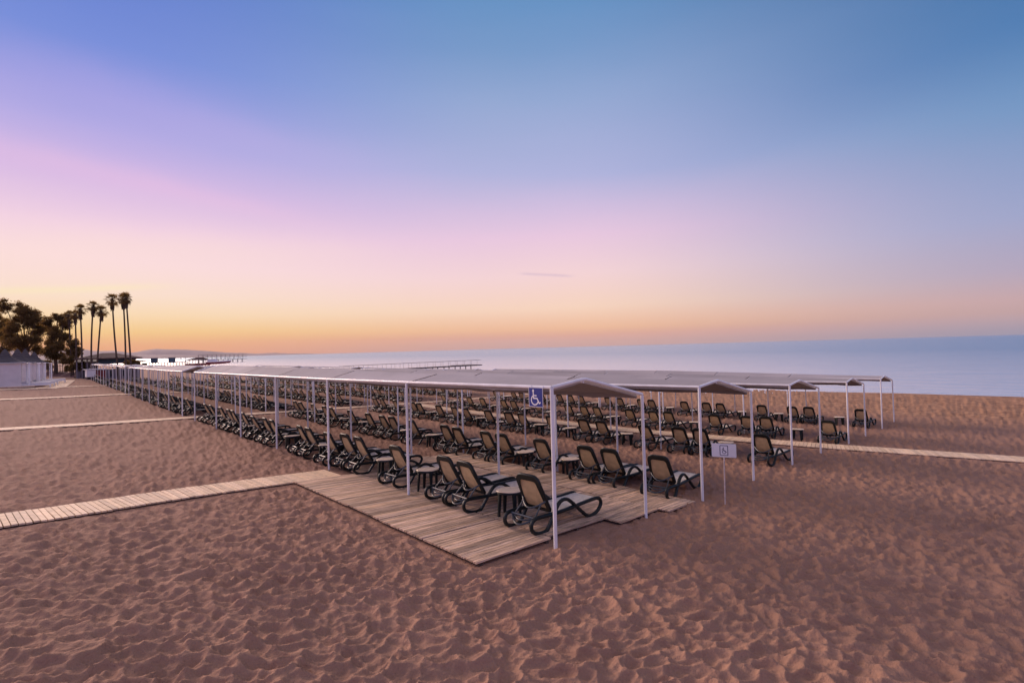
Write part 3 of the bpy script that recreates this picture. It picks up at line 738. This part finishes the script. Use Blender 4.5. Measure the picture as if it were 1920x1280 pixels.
# ------------------------------------------------------------------ beach cabanas
def cabana(x, y, peak, label):
    g = G(x, y); root = empty('beach_cabana', (x, y, g)); tag(root, label, 'cabana', 'white beach cabanas with pointed roofs')
    mb = MB(); mb.box((0, 0, 1.12), (2.3, 2.5, 2.36)); mb.build('walls', M_cab, root, smooth=False)
    mb = MB(); hw = 1.5; n = 7; ez = 2.32; zp = peak-g
    rings = []
    for k in range(n+1):
        t_ = k/n; w = hw*(1-t_)**1.0*(1-.42*math.sin(math.pi*t_)); z = ez+(zp-ez)*(t_**1.05)
        if k == n: w = .02
        rings.append([(sx*w, sy*w, z) for sx, sy in ((-1, -1), (0, -1.0), (1, -1), (1.0, 0), (1, 1), (0, 1.0), (-1, 1), (-1.0, 0))])
    vs_ = [p for r__ in rings for p in r__]; fs = []
    for i in range(n):
        for k in range(8): fs.append((i*8+k, i*8+(k+1) % 8, (i+1)*8+(k+1) % 8, (i+1)*8+k))
    fs.append(tuple(range(8))[::-1]); fs.append(tuple(n*8+k for k in range(8)))
    mb.add(vs_, fs); rf = mb.build('roof', M_thatch, root, smooth=False)
    mb = MB(); mb.box((0, 0, 2.345), (2.9, 2.9, .055)); mb.box((1.55, 0, 2.28), (.5, 2.7, .06)); mb.build('eave_board', M_white, root, smooth=False)
    for sy in (-1.2, -.45, .45, 1.2):
        mb = MB(); mb.box((1.68, sy, 1.1), (.12, .12, 2.3)); mb.build('column', M_white, root, smooth=False)
    for sy in (-.85, .8):
        mb = MB(); pts = [(1.5+.05*math.sin(k*1.9), sy-.25+.5*k/10, 0) for k in range(11)]
        mb.grid([[(a, b_, .1) for a, b_, _ in pts], [(a, b_, 2.24) for a, b_, _ in pts]]); mb.build('curtain', M_white, root)
    mb = MB(); mb.box((.35, 0, -.02), (3.4, 2.9, .14)); mb.build('floor', M_path, root, smooth=False)
cabana(-2.45, 68.7, CAMZ+1.30, 'nearest white cabana with pointed grey thatch roof, cut by the left edge')
cabana(-1.75, 75.5, CAMZ+1.45, 'second white thatched cabana from the left edge')
cabana(-1.25, 82.5, CAMZ+1.55, 'third white thatched cabana from the left edge')
cabana(-0.55, 93.0, CAMZ+1.35, 'farthest white thatched cabana, closest to the bushes')

def daybed(x, y, label, first=[None]):
    if first[0] is None:
        root = empty('daybed'); mb = MB(); mb.box((0, 0, .26), (2.3, 1.5, .12)); mb.build('frame', M_white, root, smooth=False)
        mb = MB()
        for k in range(2): mb.box((0.05, -.37+.74*k, .40), (2.15, .70, .15))
        mb.build('mattress', mat('white_cushion', (.7, .68, .70), .9, noise=((4, 4, 4), .06)), root, smooth=False)
        mb = MB(); mb.box((-.85, 0, .54), (.5, 1.3, .12), tilt=-.35); mb.build('pillow', bpy.data.materials['white_cushion'], root, smooth=False)
        for sx in (-1, 1):
            for sy in (-1, 1):
                mb = MB(); mb.box((sx*1.08, sy*.66, .09), (.09, .09, .22)); mb.build('leg', M_white, root, smooth=False)
        first[0] = root; o = root
    else: o = copy_tree(first[0])
    o.location = (x, y, G(x, y)); tag(o, label, 'daybed', 'white daybeds beside the cabanas')
daybed(-0.35, 68.4, 'nearest white cushioned daybed beside the first cabana')
daybed(0.0, 72.3, 'second white cushioned daybed from the camera')
daybed(0.35, 76.2, 'third white cushioned daybed, behind two others')
daybed(1.15, 83.5, 'farthest white cushioned daybed by the walkway')

# ------------------------------------------------------------------ palms
def palm(px, ytop, bx, by, D, label, rc=1.0):
    topc = at(px, ytop+7, D); base = at(bx, by, D); base.z = G(base.x, base.y)
    root = empty('palm_tree', base); tag(root, label, 'palm tree', 'tall thin fan palms')
    T = topc-base; rb = random.Random(int(px*7)); bend = Vector((rb.uniform(-.12, .12), rb.uniform(-.12, .12), 0))
    n = 12; pts = [T*(k/n)+bend*math.sin(math.pi*k/n)+Vector((0, 0, -.1*(k == 0))) for k in range(n+1)]
    mb = MB(); mb.tube(pts, [0.135-.04*k/n + (.06 if k == 0 else 0) for k in range(n+1)], 9); mb.build('trunk', M_trunk, root)
    mb = MB(); rd = random.Random(px)
    def frond(ph, el, ln, droop, w):
        d = Vector((math.cos(ph), math.sin(ph), 0)); st = Vector(T)
        m_ = 5; mid = []
        for k in range(m_+1):
            s = k/m_*ln*.55; mid.append(st+d*(s*math.cos(el))+Vector((0, 0, s*math.sin(el)-droop*.3*(s/ln)**2)))
        mb.tube(mid, .022, 4)
        hub = mid[-1]; ax = (mid[-1]-mid[-2]).normalized(); side = ax.cross(Vector((0, 0, 1))).normalized(); upn = side.cross(ax)
        for q in range(11):
            a = R(-78+156*q/10); dd = ax*math.cos(a)+side*math.sin(a); L2 = ln*.62*(1-.25*abs(a)/1.4)*rd.uniform(.85, 1.1)
            p1 = hub+dd*L2*.55+upn*.05; p2 = hub+dd*L2+Vector((0, 0, -droop*L2*.55)); sd_ = dd.cross(upn).normalized()*w
            mb.add([hub, p1+sd_, p1-sd_, p2], [(0, 1, 2), (1, 3, 2)])
    for k in range(30):
        el = R(82-4.6*k+rd.uniform(-10, 10)); frond(k*2.399+rd.uniform(-.2, .2), el, rc*rd.uniform(.78, 1.08), .10+.024*k, .042)
    mb.build('crown', M_palm, root)
    mb = MB()
    for k in range(46):
        a = k*2.399; zz_ = -rd.uniform(.0, 1.3); r0 = .16; r1 = rd.uniform(.18, .42)*(1+zz_*.3)
        c = Vector((math.cos(a), math.sin(a), 0)); s = Vector((-c.y, c.x, 0))
        p0 = T+c*r0+Vector((0, 0, zz_+.35)); p1 = T+c*r1+Vector((0, 0, zz_-.5))
        mb.add([p0-s*.05, p0+s*.05, p1+s*.09, p1-s*.08], [(0, 1, 2, 3)])
    mb.build('dead_frond_skirt', M_trunk, root)
palm(129.5, 584, 138, 676, 84, 'leftmost thin palm rising from the third tree, leaning left', .95)
palm(141, 583, 144, 676, 82, 'straight palm second from the left, half behind its neighbour', .9)
palm(150.5, 573, 153.5, 676, 80, 'palm third from the left, slightly taller than the two beside it', 1.0)
palm(174.5, 567, 171, 676, 78, 'palm fourth from the left, left one of the middle pair', 1.0)
palm(190, 576, 180, 676, 78, 'palm fifth from the left, leaning right over the red-brown roof', 1.05)
palm(210.5, 555, 223, 676, 76, 'tall palm leaning left, left of the two tallest at right', 1.1)
palm(231, 553, 235.5, 676, 76, 'straight tall palm above the roof, crown merging with the rightmost', 1.0)
palm(236.5, 552.5, 247, 676, 75, 'rightmost palm, curving left from the end of the roof', 1.05)

# ------------------------------------------------------------------ broadleaf trees and bushes
def leaves(mb, c, rad, n, size, rd):
    for _ in range(n):
        p = Vector((rd.gauss(0, .62), rd.gauss(0, .62), rd.gauss(0, .62)))
        p = Vector((p.x*rad[0], p.y*rad[1], p.z*rad[2]))+c
        a = Vector((rd.gauss(0, 1), rd.gauss(0, 1), rd.gauss(0, 1))).normalized(); b_ = a.orthogonal().normalized(); s = size*rd.uniform(.6, 1.4)
        b_ = Matrix.Rotation(rd.uniform(0, 6.28), 3, a) @ b_; c_ = a.cross(b_)
        mb.add([p-b_*s, p+c_*s*.5, p+b_*s, p-c_*s*.5], [(0, 1, 2, 3)])
def tree(blobs, bx, by, D, label, seed, size=.12, dens=1.7, trunk_r=.28, cat='tree', name='broadleaf_tree', group=None):
    """blobs: (px, py, radius px) clumps of the crown outline, given real positions at distance D"""
    rd = random.Random(seed); base = at(bx, by, D); base.z = G(base.x, base.y)-.05
    root = empty(name, base); tag(root, label, cat, group); k = D/905.6
    mb = MB(); tb = MB(); depth = max(b[2] for b in blobs)*k
    fork = Vector((0, 0, max(.3, (sum(at(b[0], b[1], D).z for b in blobs)/len(blobs)-base.z)*.45)))
    tb.tube([Vector((0, 0, -.2)), fork*.5+Vector((.1, 0, 0)), fork], [trunk_r*1.25, trunk_r, trunk_r*.85], 8)
    for (px, py, r) in blobs:
        c = at(px, py, D)-base; c += Vector((fw.x, fw.y, 0))*rd.uniform(-1, 1)*depth*1.3; r = r*k
        tb.tube([fork, fork.lerp(c, .5)+Vector((rd.uniform(-.2, .2), rd.uniform(-.2, .2), .2)), c], [trunk_r*.5, trunk_r*.3, .04], 6)
        for q in range(18):
            o_ = Vector((rd.gauss(0, 1), rd.gauss(0, 1), rd.gauss(0, 1))).normalized()*r*rd.uniform(.2, 1.08)
            rr = r*rd.uniform(.26, .5); leaves(mb, c+o_, (rr, rr, rr*.8), int(170*dens*rr*rr/.5)+35, size, rd)
            tb.tube([c, c+o_], [.04, .015], 4)
    mb.build('crown', M_leaf, root, smooth=False); tb.build('trunk', M_trunk, root)
tree([(20,575,11),(34,578,10),(48,584,10),(62,590,11),(72,600,9),(28,597,12),(50,602,13),(36,618,14),(60,622,13),(70,638,10),(24,635,12),(44,642,14),(56,655,12),(30,655,11),(78,616,6)], 48, 700, 92, 'largest dark leafy tree behind the cabana roofs', 3)
tree([(2,592,9),(-6,605,12),(8,612,10),(4,630,11),(-8,640,12),(12,648,9),(2,660,10),(-14,622,12)], 2, 700, 96, 'dark leafy tree cut by the left edge', 4)
tree([(104,594,9),(112,592,8),(98,606,9),(110,608,11),(122,604,6),(96,622,9),(110,626,12),(120,632,10),(92,644,8),(106,646,12),(120,650,11),(100,662,10),(112,668,9)], 104, 702, 86, 'narrow dark tree between the big tree and the palms', 5)
tree([(130,642,7),(140,646,7),(124,660,8),(136,662,9),(146,656,6),(128,676,7),(142,674,6)], 133, 702, 84, 'low bushy tree at the foot of the leftmost palms', 6, trunk_r=.14)
tree([(140,688,7),(150,684,6),(132,691,5),(156,690,5)], 145, 699, 80, 'rounded dark hedge left of the red-brown roofed building', 8, cat='bush', name='bush', trunk_r=.08)
tree([(90,686,7),(84,680,6),(98,690,6)], 90, 701, 90, 'dark bush behind the farthest cabana', 9, cat='bush', name='bush', trunk_r=.08)
tree([(240,680,6),(250,681,6),(259,683,5),(268,685,4)], 250, 690, 78, 'dark bush at the right end of the teal-blue building', 10, cat='bush', name='bush', trunk_r=.08)
tree([(74,686,8),(62,684,8),(50,682,8)], 64, 700, 100, 'low dark bush behind the cabana roofs', 12, cat='bush', name='bush', trunk_r=.08)

# low brown fence and red earth bank under the trees
def slab_px(name, mats, pts, D0, D1, y0, y1, thick, **kw): pass
p0 = at(84, 700, 88); p1 = at(152, 700, 84); p0.z = G(p0.x, p0.y); p1.z = G(p1.x, p1.y)
mb = MB(); d = (p1-p0); ln = d.length; d.normalize(); nn = Vector((-d.y, d.x, 0)); rows_ = []
for (q, z_) in ((-1.4, -.1), (-.6, .45), (.2, .8), (1.2, .75), (2.6, -.1)):
    rows_.append([p0+d*(ln*k/16)-nn*q*-1+Vector((0, 0, z_*(.8+.3*math.sin(k*1.3)) if z_ > 0 else z_)) for k in range(17)])
mb.grid(rows_); o = mb.build('earth_bank', M_brick); tag(o, kind='structure')
fr = empty('wooden_fence', p0+nn*.4); tag(fr, 'low brown post fence under the trees left of the building', 'fence')
for k in range(15):
    q = d*(ln*k/14); mb = MB(); mb.tube([q+Vector((0, 0, -.1)), q+Vector((0, 0, 2.15))], .045, 5); mb.build('post', M_trunk, fr)
for z_ in (1.0, 1.9):
    mb = MB(); mb.tube([Vector((0, 0, z_)), d*ln+Vector((0, 0, z_))], .035, 5); mb.build('rail', M_trunk, fr)

# ------------------------------------------------------------------ beach bar building with hipped red-brown roof
D = 82; pc = at(206, 690, D); gz = G(pc.x, pc.y); ang = math.atan2(-pc.y, -pc.x)     # local +x faces the camera, +y to its right
root = empty('beach_building', (pc.x, pc.y, gz), ang); tag(root, 'low teal-blue beach building with a hipped red-brown roof beneath the palms', 'building')
k = D/905.6*1.02
def LY(px): return (px-206)*k/0.995
def LZ(py, px=206): return at(px, py, D).z-gz
ztop, zeave = LZ(661), LZ(671)
mb = MB(); y0, y1, yr0, yr1 = LY(157), LY(253), LY(196), LY(212); dep = 6.0
A = [(.8, y0, zeave), (.8, y1, zeave), (-dep, y1, zeave), (-dep, y0, zeave), (-dep/2+.4, yr0, ztop), (-dep/2+.4, yr1, ztop)]
mb.add(A, [(0, 1, 5, 4), (1, 2, 5), (2, 3, 4, 5), (3, 0, 4), (0, 3, 2, 1)])
mb.box((-dep/2+.4, (y0+y1)/2, zeave-.09), (dep+.8, y1-y0, .16))
mb.build('roof', M_roof, root, smooth=False)
mb = MB(); mb.box((-2.6, (LY(190)+LY(244))/2, (zeave-.18+1.7)/2+.6), (4.6, LY(244)-LY(190), zeave-.18-1.7-.4)); mb.build('upper_wall', M_teal, root, smooth=False)
mb = MB(); mb.box((-2.6, (LY(160)+LY(250))/2, .75), (4.4, LY(250)-LY(160), 1.7)); mb.build('lower_wall', M_grey, root, smooth=False)
mb = MB(); mb.box((-3.4, (LY(160)+LY(189.5))/2, 2.3), (2.4, LY(189)-LY(160), 1.35)); mb.build('terrace_wall', M_grey, root, smooth=False)
for px in (161, 168, 175, 182, 189):
    mb = MB(); mb.box((.0, LY(px), zeave/2), (.16, .16, zeave-.2)); mb.build('column', M_grey, root, smooth=False)
for px in (199, 208, 217, 226, 236):
    mb = MB(); mb.box((-.385, LY(px), .85), (.05, .42, 1.0)); w = mb.build('window', M_dark, root, smooth=False)
    mb = MB(); mb.box((-.40, LY(px), .32), (.14, .5, .05)); mb.build('sill', M_grey, w, smooth=False)
# white kiosk with red side
pc = at(175, 695, 76); gz = G(pc.x, pc.y); root = empty('kiosk', (pc.x, pc.y, gz), ang+.2); tag(root, 'small white kiosk with dark red side wall at the far end of the landward canopies', 'kiosk')
mb = MB(); mb.box((0, -.35, 1.0), (1.2, 1.1, 1.1)); mb.build('front_panel', M_white, root, smooth=False)
mb = MB(); mb.box((-.1, -.35, .2), (1.0, .9, .5)); mb.build('base', M_joist, root, smooth=False)
mb = MB(); mb.box((-.1, .85, .75), (1.1, 1.2, 1.3)); mb.build('side_wall', M_red, root, smooth=False)
mb = MB(); mb.box((-.05, .2, 1.62), (1.6, 2.7, .08)); mb.build('roof', M_white, root, smooth=False)

# ------------------------------------------------------------------ jetties
def jetty(P0, P1, zdeck, zrail, name, label, step, wid, leg_r, post_step, wide_end=0, rail_r=.03):
    root = empty(name, (P0.x, P0.y, 0)); tag(root, label, 'jetty')
    d = Vector((P1.x-P0.x, P1.y-P0.y, 0)); ln = d.length; d.normalize(); n_ = Vector((-d.y, d.x, 0)); a = math.atan2(d.y, d.x)
    mb = MB(); mb.box(d*ln/2+Vector((0, 0, zdeck-.12)), (ln, wid, .24), rot=a)
    if wide_end: mb.box(d*(ln-wide_end/2)+n_*(wid*.5)+Vector((0, 0, zdeck-.115)), (wide_end, wid*2.2, .22), rot=a)
    mb.build('deck', M_rust, root, smooth=False)
    s = 0; i = 0
    while s <= ln+.01:
        for q in (-1, 1):
            mb = MB(); mb.tube([d*s+n_*(q*wid*.42)+Vector((0, 0, -3.5)), d*s+n_*(q*wid*.42)+Vector((0, 0, zdeck-.22))], leg_r, 6); mb.build('pile', M_rust, root)
        s += step
    mb = MB()
    for q in (-1, 1):
        s = 0
        while s <= ln+.01:
            b0 = d*s+n_*(q*wid*.46); mb.tube([b0+Vector((0, 0, zdeck)), b0+Vector((0, 0, zrail))], rail_r*.8, 4); s += post_step
        b0 = n_*(q*wid*.46)
        for zz_ in (zrail, (zdeck+zrail)/2 if rail_r > .05 else zrail-.0):
            mb.tube([b0+Vector((0, 0, zz_)), d*ln+b0+Vector((0, 0, zz_))], rail_r, 4)
    b0 = d*ln
    mb.tube([b0-n_*wid*.46+Vector((0, 0, zrail)), b0+n_*wid*.46+Vector((0, 0, zrail))], rail_r, 4)
    mb.build('railing', M_rust, root)
    return root
P0 = at(640, 688, 97); P1 = at(897, 683, 119)
jetty(P0, P1, CAMZ-3.75, CAMZ-2.65, 'jetty', 'long wooden jetty with thin railing reaching into the sea beyond the canopies', 3.1, 2.6, .11, 2.05, wide_end=5.5)
Q0 = at(372, 672, 372); Q1 = at(462.5, 672, 392)
jetty(Q0, Q1, CAMZ-2.4, CAMZ+1.25, 'fishing_pier', 'distant tall-railed pier with people on it, by the horizon', 3.3, 4.5, .17, 3.0, rail_r=.12)
# people on the far pier
def person(p, label, seed):
    rd = random.Random(seed); sw_ = rd.uniform(-.1, .1)
    V = [(0,0,.92),(0,0,1.2),(0,0,1.45),(0,0,1.55),(0,0,1.70),(0,.10,.88),(0,-.10,.88),(.03,.12,.48),(-.03,-.12,.48),(0,.13,.05),(0+sw_,-.13,.05),(.12,.14,.03),(.12+sw_,-.14,.03),
         (0,.19,1.42),(0,-.19,1.42),(.03,.25,1.12),(.03,-.25,1.12),(.14,.24,.9),(.14,-.24,.9)]
    E_ = [(0,1),(1,2),(2,3),(3,4),(0,5),(0,6),(5,7),(6,8),(7,9),(8,10),(9,11),(10,12),(2,13),(2,14),(13,15),(14,16),(15,17),(16,18)]
    rad = [.15,.14,.13,.06,.10,.10,.10,.07,.07,.045,.045,.04,.04,.06,.06,.045,.045,.035,.035]
    me_ = bpy.data.meshes.new('person'); me_.from_pydata(V, E_, []); o = bpy.data.objects.new('person', me_); COL.objects.link(o)
    me_.materials.append(M_cloth)
    md = o.modifiers.new('skin', 'SKIN'); sk = me_.skin_vertices[0].data
    for i, r__ in enumerate(rad): sk[i].radius = (r__, r__)
    sk[0].use_root = True
    o.modifiers.new('sub', 'SUBSURF').levels = 1
    o.location = p; o.rotation_euler = (0, 0, rd.uniform(0, 6)); tag(o, label, 'person', 'people on the far pier')
dd = (Q1-Q0)
for i, (f_, lb_) in enumerate(((.45, 'leftmost person in dark clothes standing on the far pier'), (.60, 'person in dark clothes standing mid-way along the far pier'), (.72, 'person in dark clothes second from the right on the far pier'), (.86, 'rightmost person in dark clothes on the far pier'))):
    p = Q0+dd*f_; person(Vector((p.x, p.y, CAMZ-2.4)), lb_, i)

# marina terrace on stilts, far up the beach
D = 300; root_p = at(272, 676, D); e_p = at(350, 676, D+6); root = empty('stilt_terrace', (root_p.x, root_p.y, 0)); tag(root, 'distant terrace on stilts over the water with two small cabins', 'terrace')
d = Vector((e_p.x-root_p.x, e_p.y-root_p.y, 0)); ln = d.length; d.normalize(); a = math.atan2(d.y, d.x); n_ = Vector((-d.y, d.x, 0))
zd = at(310, 679.5, D).z; zr_ = at(310, 671.5, D).z
mb = MB(); mb.box(d*ln/2+Vector((0, 0, zd)), (ln, 4, .35), rot=a); mb.build('deck', M_rust, root, smooth=False)
for k in range(15):
    for q in (-1.6, 1.6):
        mb = MB(); mb.tube([d*(ln*k/14)+n_*q+Vector((0, 0, -2)), d*(ln*k/14)+n_*q+Vector((0, 0, zd))], .16, 5); mb.build('pile', M_rust, root)
for f_ in (.22, .64):
    mb = MB(); mb.box(d*ln*f_+Vector((0, 0, (zd+zr_)/2+.2)), (2.8, 3.0, zr_-zd), rot=a); cb = mb.build('cabin', M_teal, root, smooth=False)
    mb = MB(); mb.box(d*ln*f_+Vector((0, 0, zr_+.25)), (3.6, 3.8, .16), rot=a); mb.build('roof', M_rust, cb, smooth=False)
for f_ in (.04, .40, .50, .86, .97):
    mb = MB(); mb.tube([d*ln*f_+Vector((0, 0, zd)), d*ln*f_+Vector((0, 0, zr_+.2))], .10, 5); mb.build('post', M_rust, root)
mb = MB(); mb.tube([Vector((0, 0, zr_-.9)), d*ln+Vector((0, 0, zr_-.9))], .07, 4); mb.build('rail', M_rust, root)

# open pavilion with red-brown roof, boat beside it
D = 205; c = at(371, 678, D); gz = at(371, 683.5, D).z; gz = max(gz, .2); ang2 = math.atan2(-c.y, -c.x)
root = empty('beach_pavilion', (c.x, c.y, gz), ang2); tag(root, 'distant open-sided pavilion with a hipped red-brown roof', 'pavilion')
kk = D/905.6; ze = at(371, 674.8, D).z-gz; zp = at(375, 670, D).z-gz; y0, y1 = -21*kk, 20*kk
mb = MB(); mb.add([(2.5, y0, ze), (2.5, y1, ze), (-2.5, y1, ze), (-2.5, y0, ze), (0, -.5, zp), (0, 2.0, zp)], [(0, 1, 5, 4), (1, 2, 5), (2, 3, 4, 5), (3, 0, 4), (0, 3, 2, 1)]); mb.build('roof', M_roof, root, smooth=False)
for k in range(8):
    for q in (-2, 2):
        mb = MB(); mb.box((q, y0+.5+(y1-y0-1)*k/7, ze/2-.5), (.14, .14, ze+1)); mb.build('post', M_rust, root, smooth=False)
mb = MB(); mb.box((0, 0, .1), (4.6, y1-y0-.4, .9)); mb.build('base_wall', M_red, root, smooth=False)
c = at(410, 679, 200); gb = at(410, 682, 200).z
root = empty('boat', (c.x, c.y, gb), ang2); tag(root, 'white and dark red boat lying right of the distant pavilion', 'boat'); kk = 200/905.6
def hull(z0, z1, m_, nm, s0, s1):
    mb = MB(); n = 12; rows_ = []
    for (z, sc) in ((z0, s0), (z1, s1)):
        rows_.append([((1.2*sc)*math.sin(math.pi*min(1, max(0, .12+.88*k/n)))*q, (-22+44*k/n)*kk*sc, z+.35*(k/n)**2) for q in (1,) for k in range(n+1)]+[(-(1.2*sc)*math.sin(math.pi*min(1, max(0, .12+.88*k/n))), (-22+44*k/n)*kk*sc, z+.35*(k/n)**2) for k in range(n, -1, -1)])
    mb.grid(rows_); m2 = len(rows_[0]); mb.add(rows_[1], [tuple(range(m2))]); mb.build(nm, m_, root)
hull(-.1, .75, M_red, 'lower_hull', .82, .95); hull(.76, 1.15, M_white, 'upper_hull', .95, 1.0)
mb = MB(); mb.box((0, -2.2, 1.6), (1.4, 3.6, .8)); mb.build('cabin', M_white, root, smooth=False)
mb = MB(); mb.box((0, -2.2, 2.04), (1.7, 4.2, .08)); mb.build('cabin_roof', M_rust, root, smooth=False)

# ------------------------------------------------------------------ distant hills
def hill(pts, D, name, seed):
    rd = random.Random(seed); mb = MB(); rows_ = []; n = 90
    xs = np.linspace(pts[0][0], pts[-1][0], n); ytop = np.interp(xs, [p[0] for p in pts], [p[1] for p in pts])
    wig = np.array([sum(math.sin(x_*f_+seed*f_*9)*a_ for f_, a_ in ((.11, .5), (.31, .28), (.7, .18), (1.7, .08))) for x_ in xs])
    for (dd_, hf) in ((0, 0.0), (.03, .45), (.07, .82), (.10, 1.0), (.15, .7), (.2, 0.0)):
        row = []
        for x_, yt, w_ in zip(xs, ytop, wig):
            D2 = D*(1+dd_); p = at(x_, 640, D2); top = at(x_, yt-w_*.6, D*1.1); top_z = top.z
            row.append((p.x, p.y, -2+(top_z+2)*hf*(1 if hf in (0, 1.0) else rd.uniform(.9, 1.1))))
        rows_.append(row)
    mb.grid(rows_); o = mb.build(name, M_hill); tag(o, kind='structure')
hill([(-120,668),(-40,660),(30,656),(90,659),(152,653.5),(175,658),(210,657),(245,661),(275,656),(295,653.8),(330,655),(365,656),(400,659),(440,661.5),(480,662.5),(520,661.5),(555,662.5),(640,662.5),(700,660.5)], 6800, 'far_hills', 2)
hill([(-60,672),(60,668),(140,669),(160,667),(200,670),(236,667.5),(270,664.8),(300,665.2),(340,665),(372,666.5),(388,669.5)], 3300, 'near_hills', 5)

hill([(-60,673),(60,674),(150,672.5),(200,673.5),(240,673.5),(262,675),(280,677.5),(292,679)], 600, 'wooded_headland', 9)
bpy.data.objects['wooded_headland'].data.materials[0] = mat('dark_scrub', (0.05, 0.045, 0.035), .95, noise=((.05, .05, .2), .4))
# ------------------------------------------------------------------ the air
mb = MB(); mb.box((3000, 3400, 125), (15000, 14000, 270))
hz = mb.build('haze', [], smooth=False); tag(hz, 'thin dusk haze over sea and hills', 'haze', kind='stuff')
m = bpy.data.materials.new('dusk_haze'); m.use_nodes = True; t = m.node_tree
for n in list(t.nodes):
    if n.type == 'BSDF_PRINCIPLED': t.nodes.remove(n)
v = t.nodes.new('ShaderNodeVolumePrincipled'); v.inputs['Density'].default_value = 0.000028; v.inputs['Color'].default_value = (0.93, 0.85, 0.86, 1)
out = [n for n in t.nodes if n.type == 'OUTPUT_MATERIAL'][0]; t.links.new(v.outputs[0], out.inputs['Volume'])
hz.data.materials.append(m)
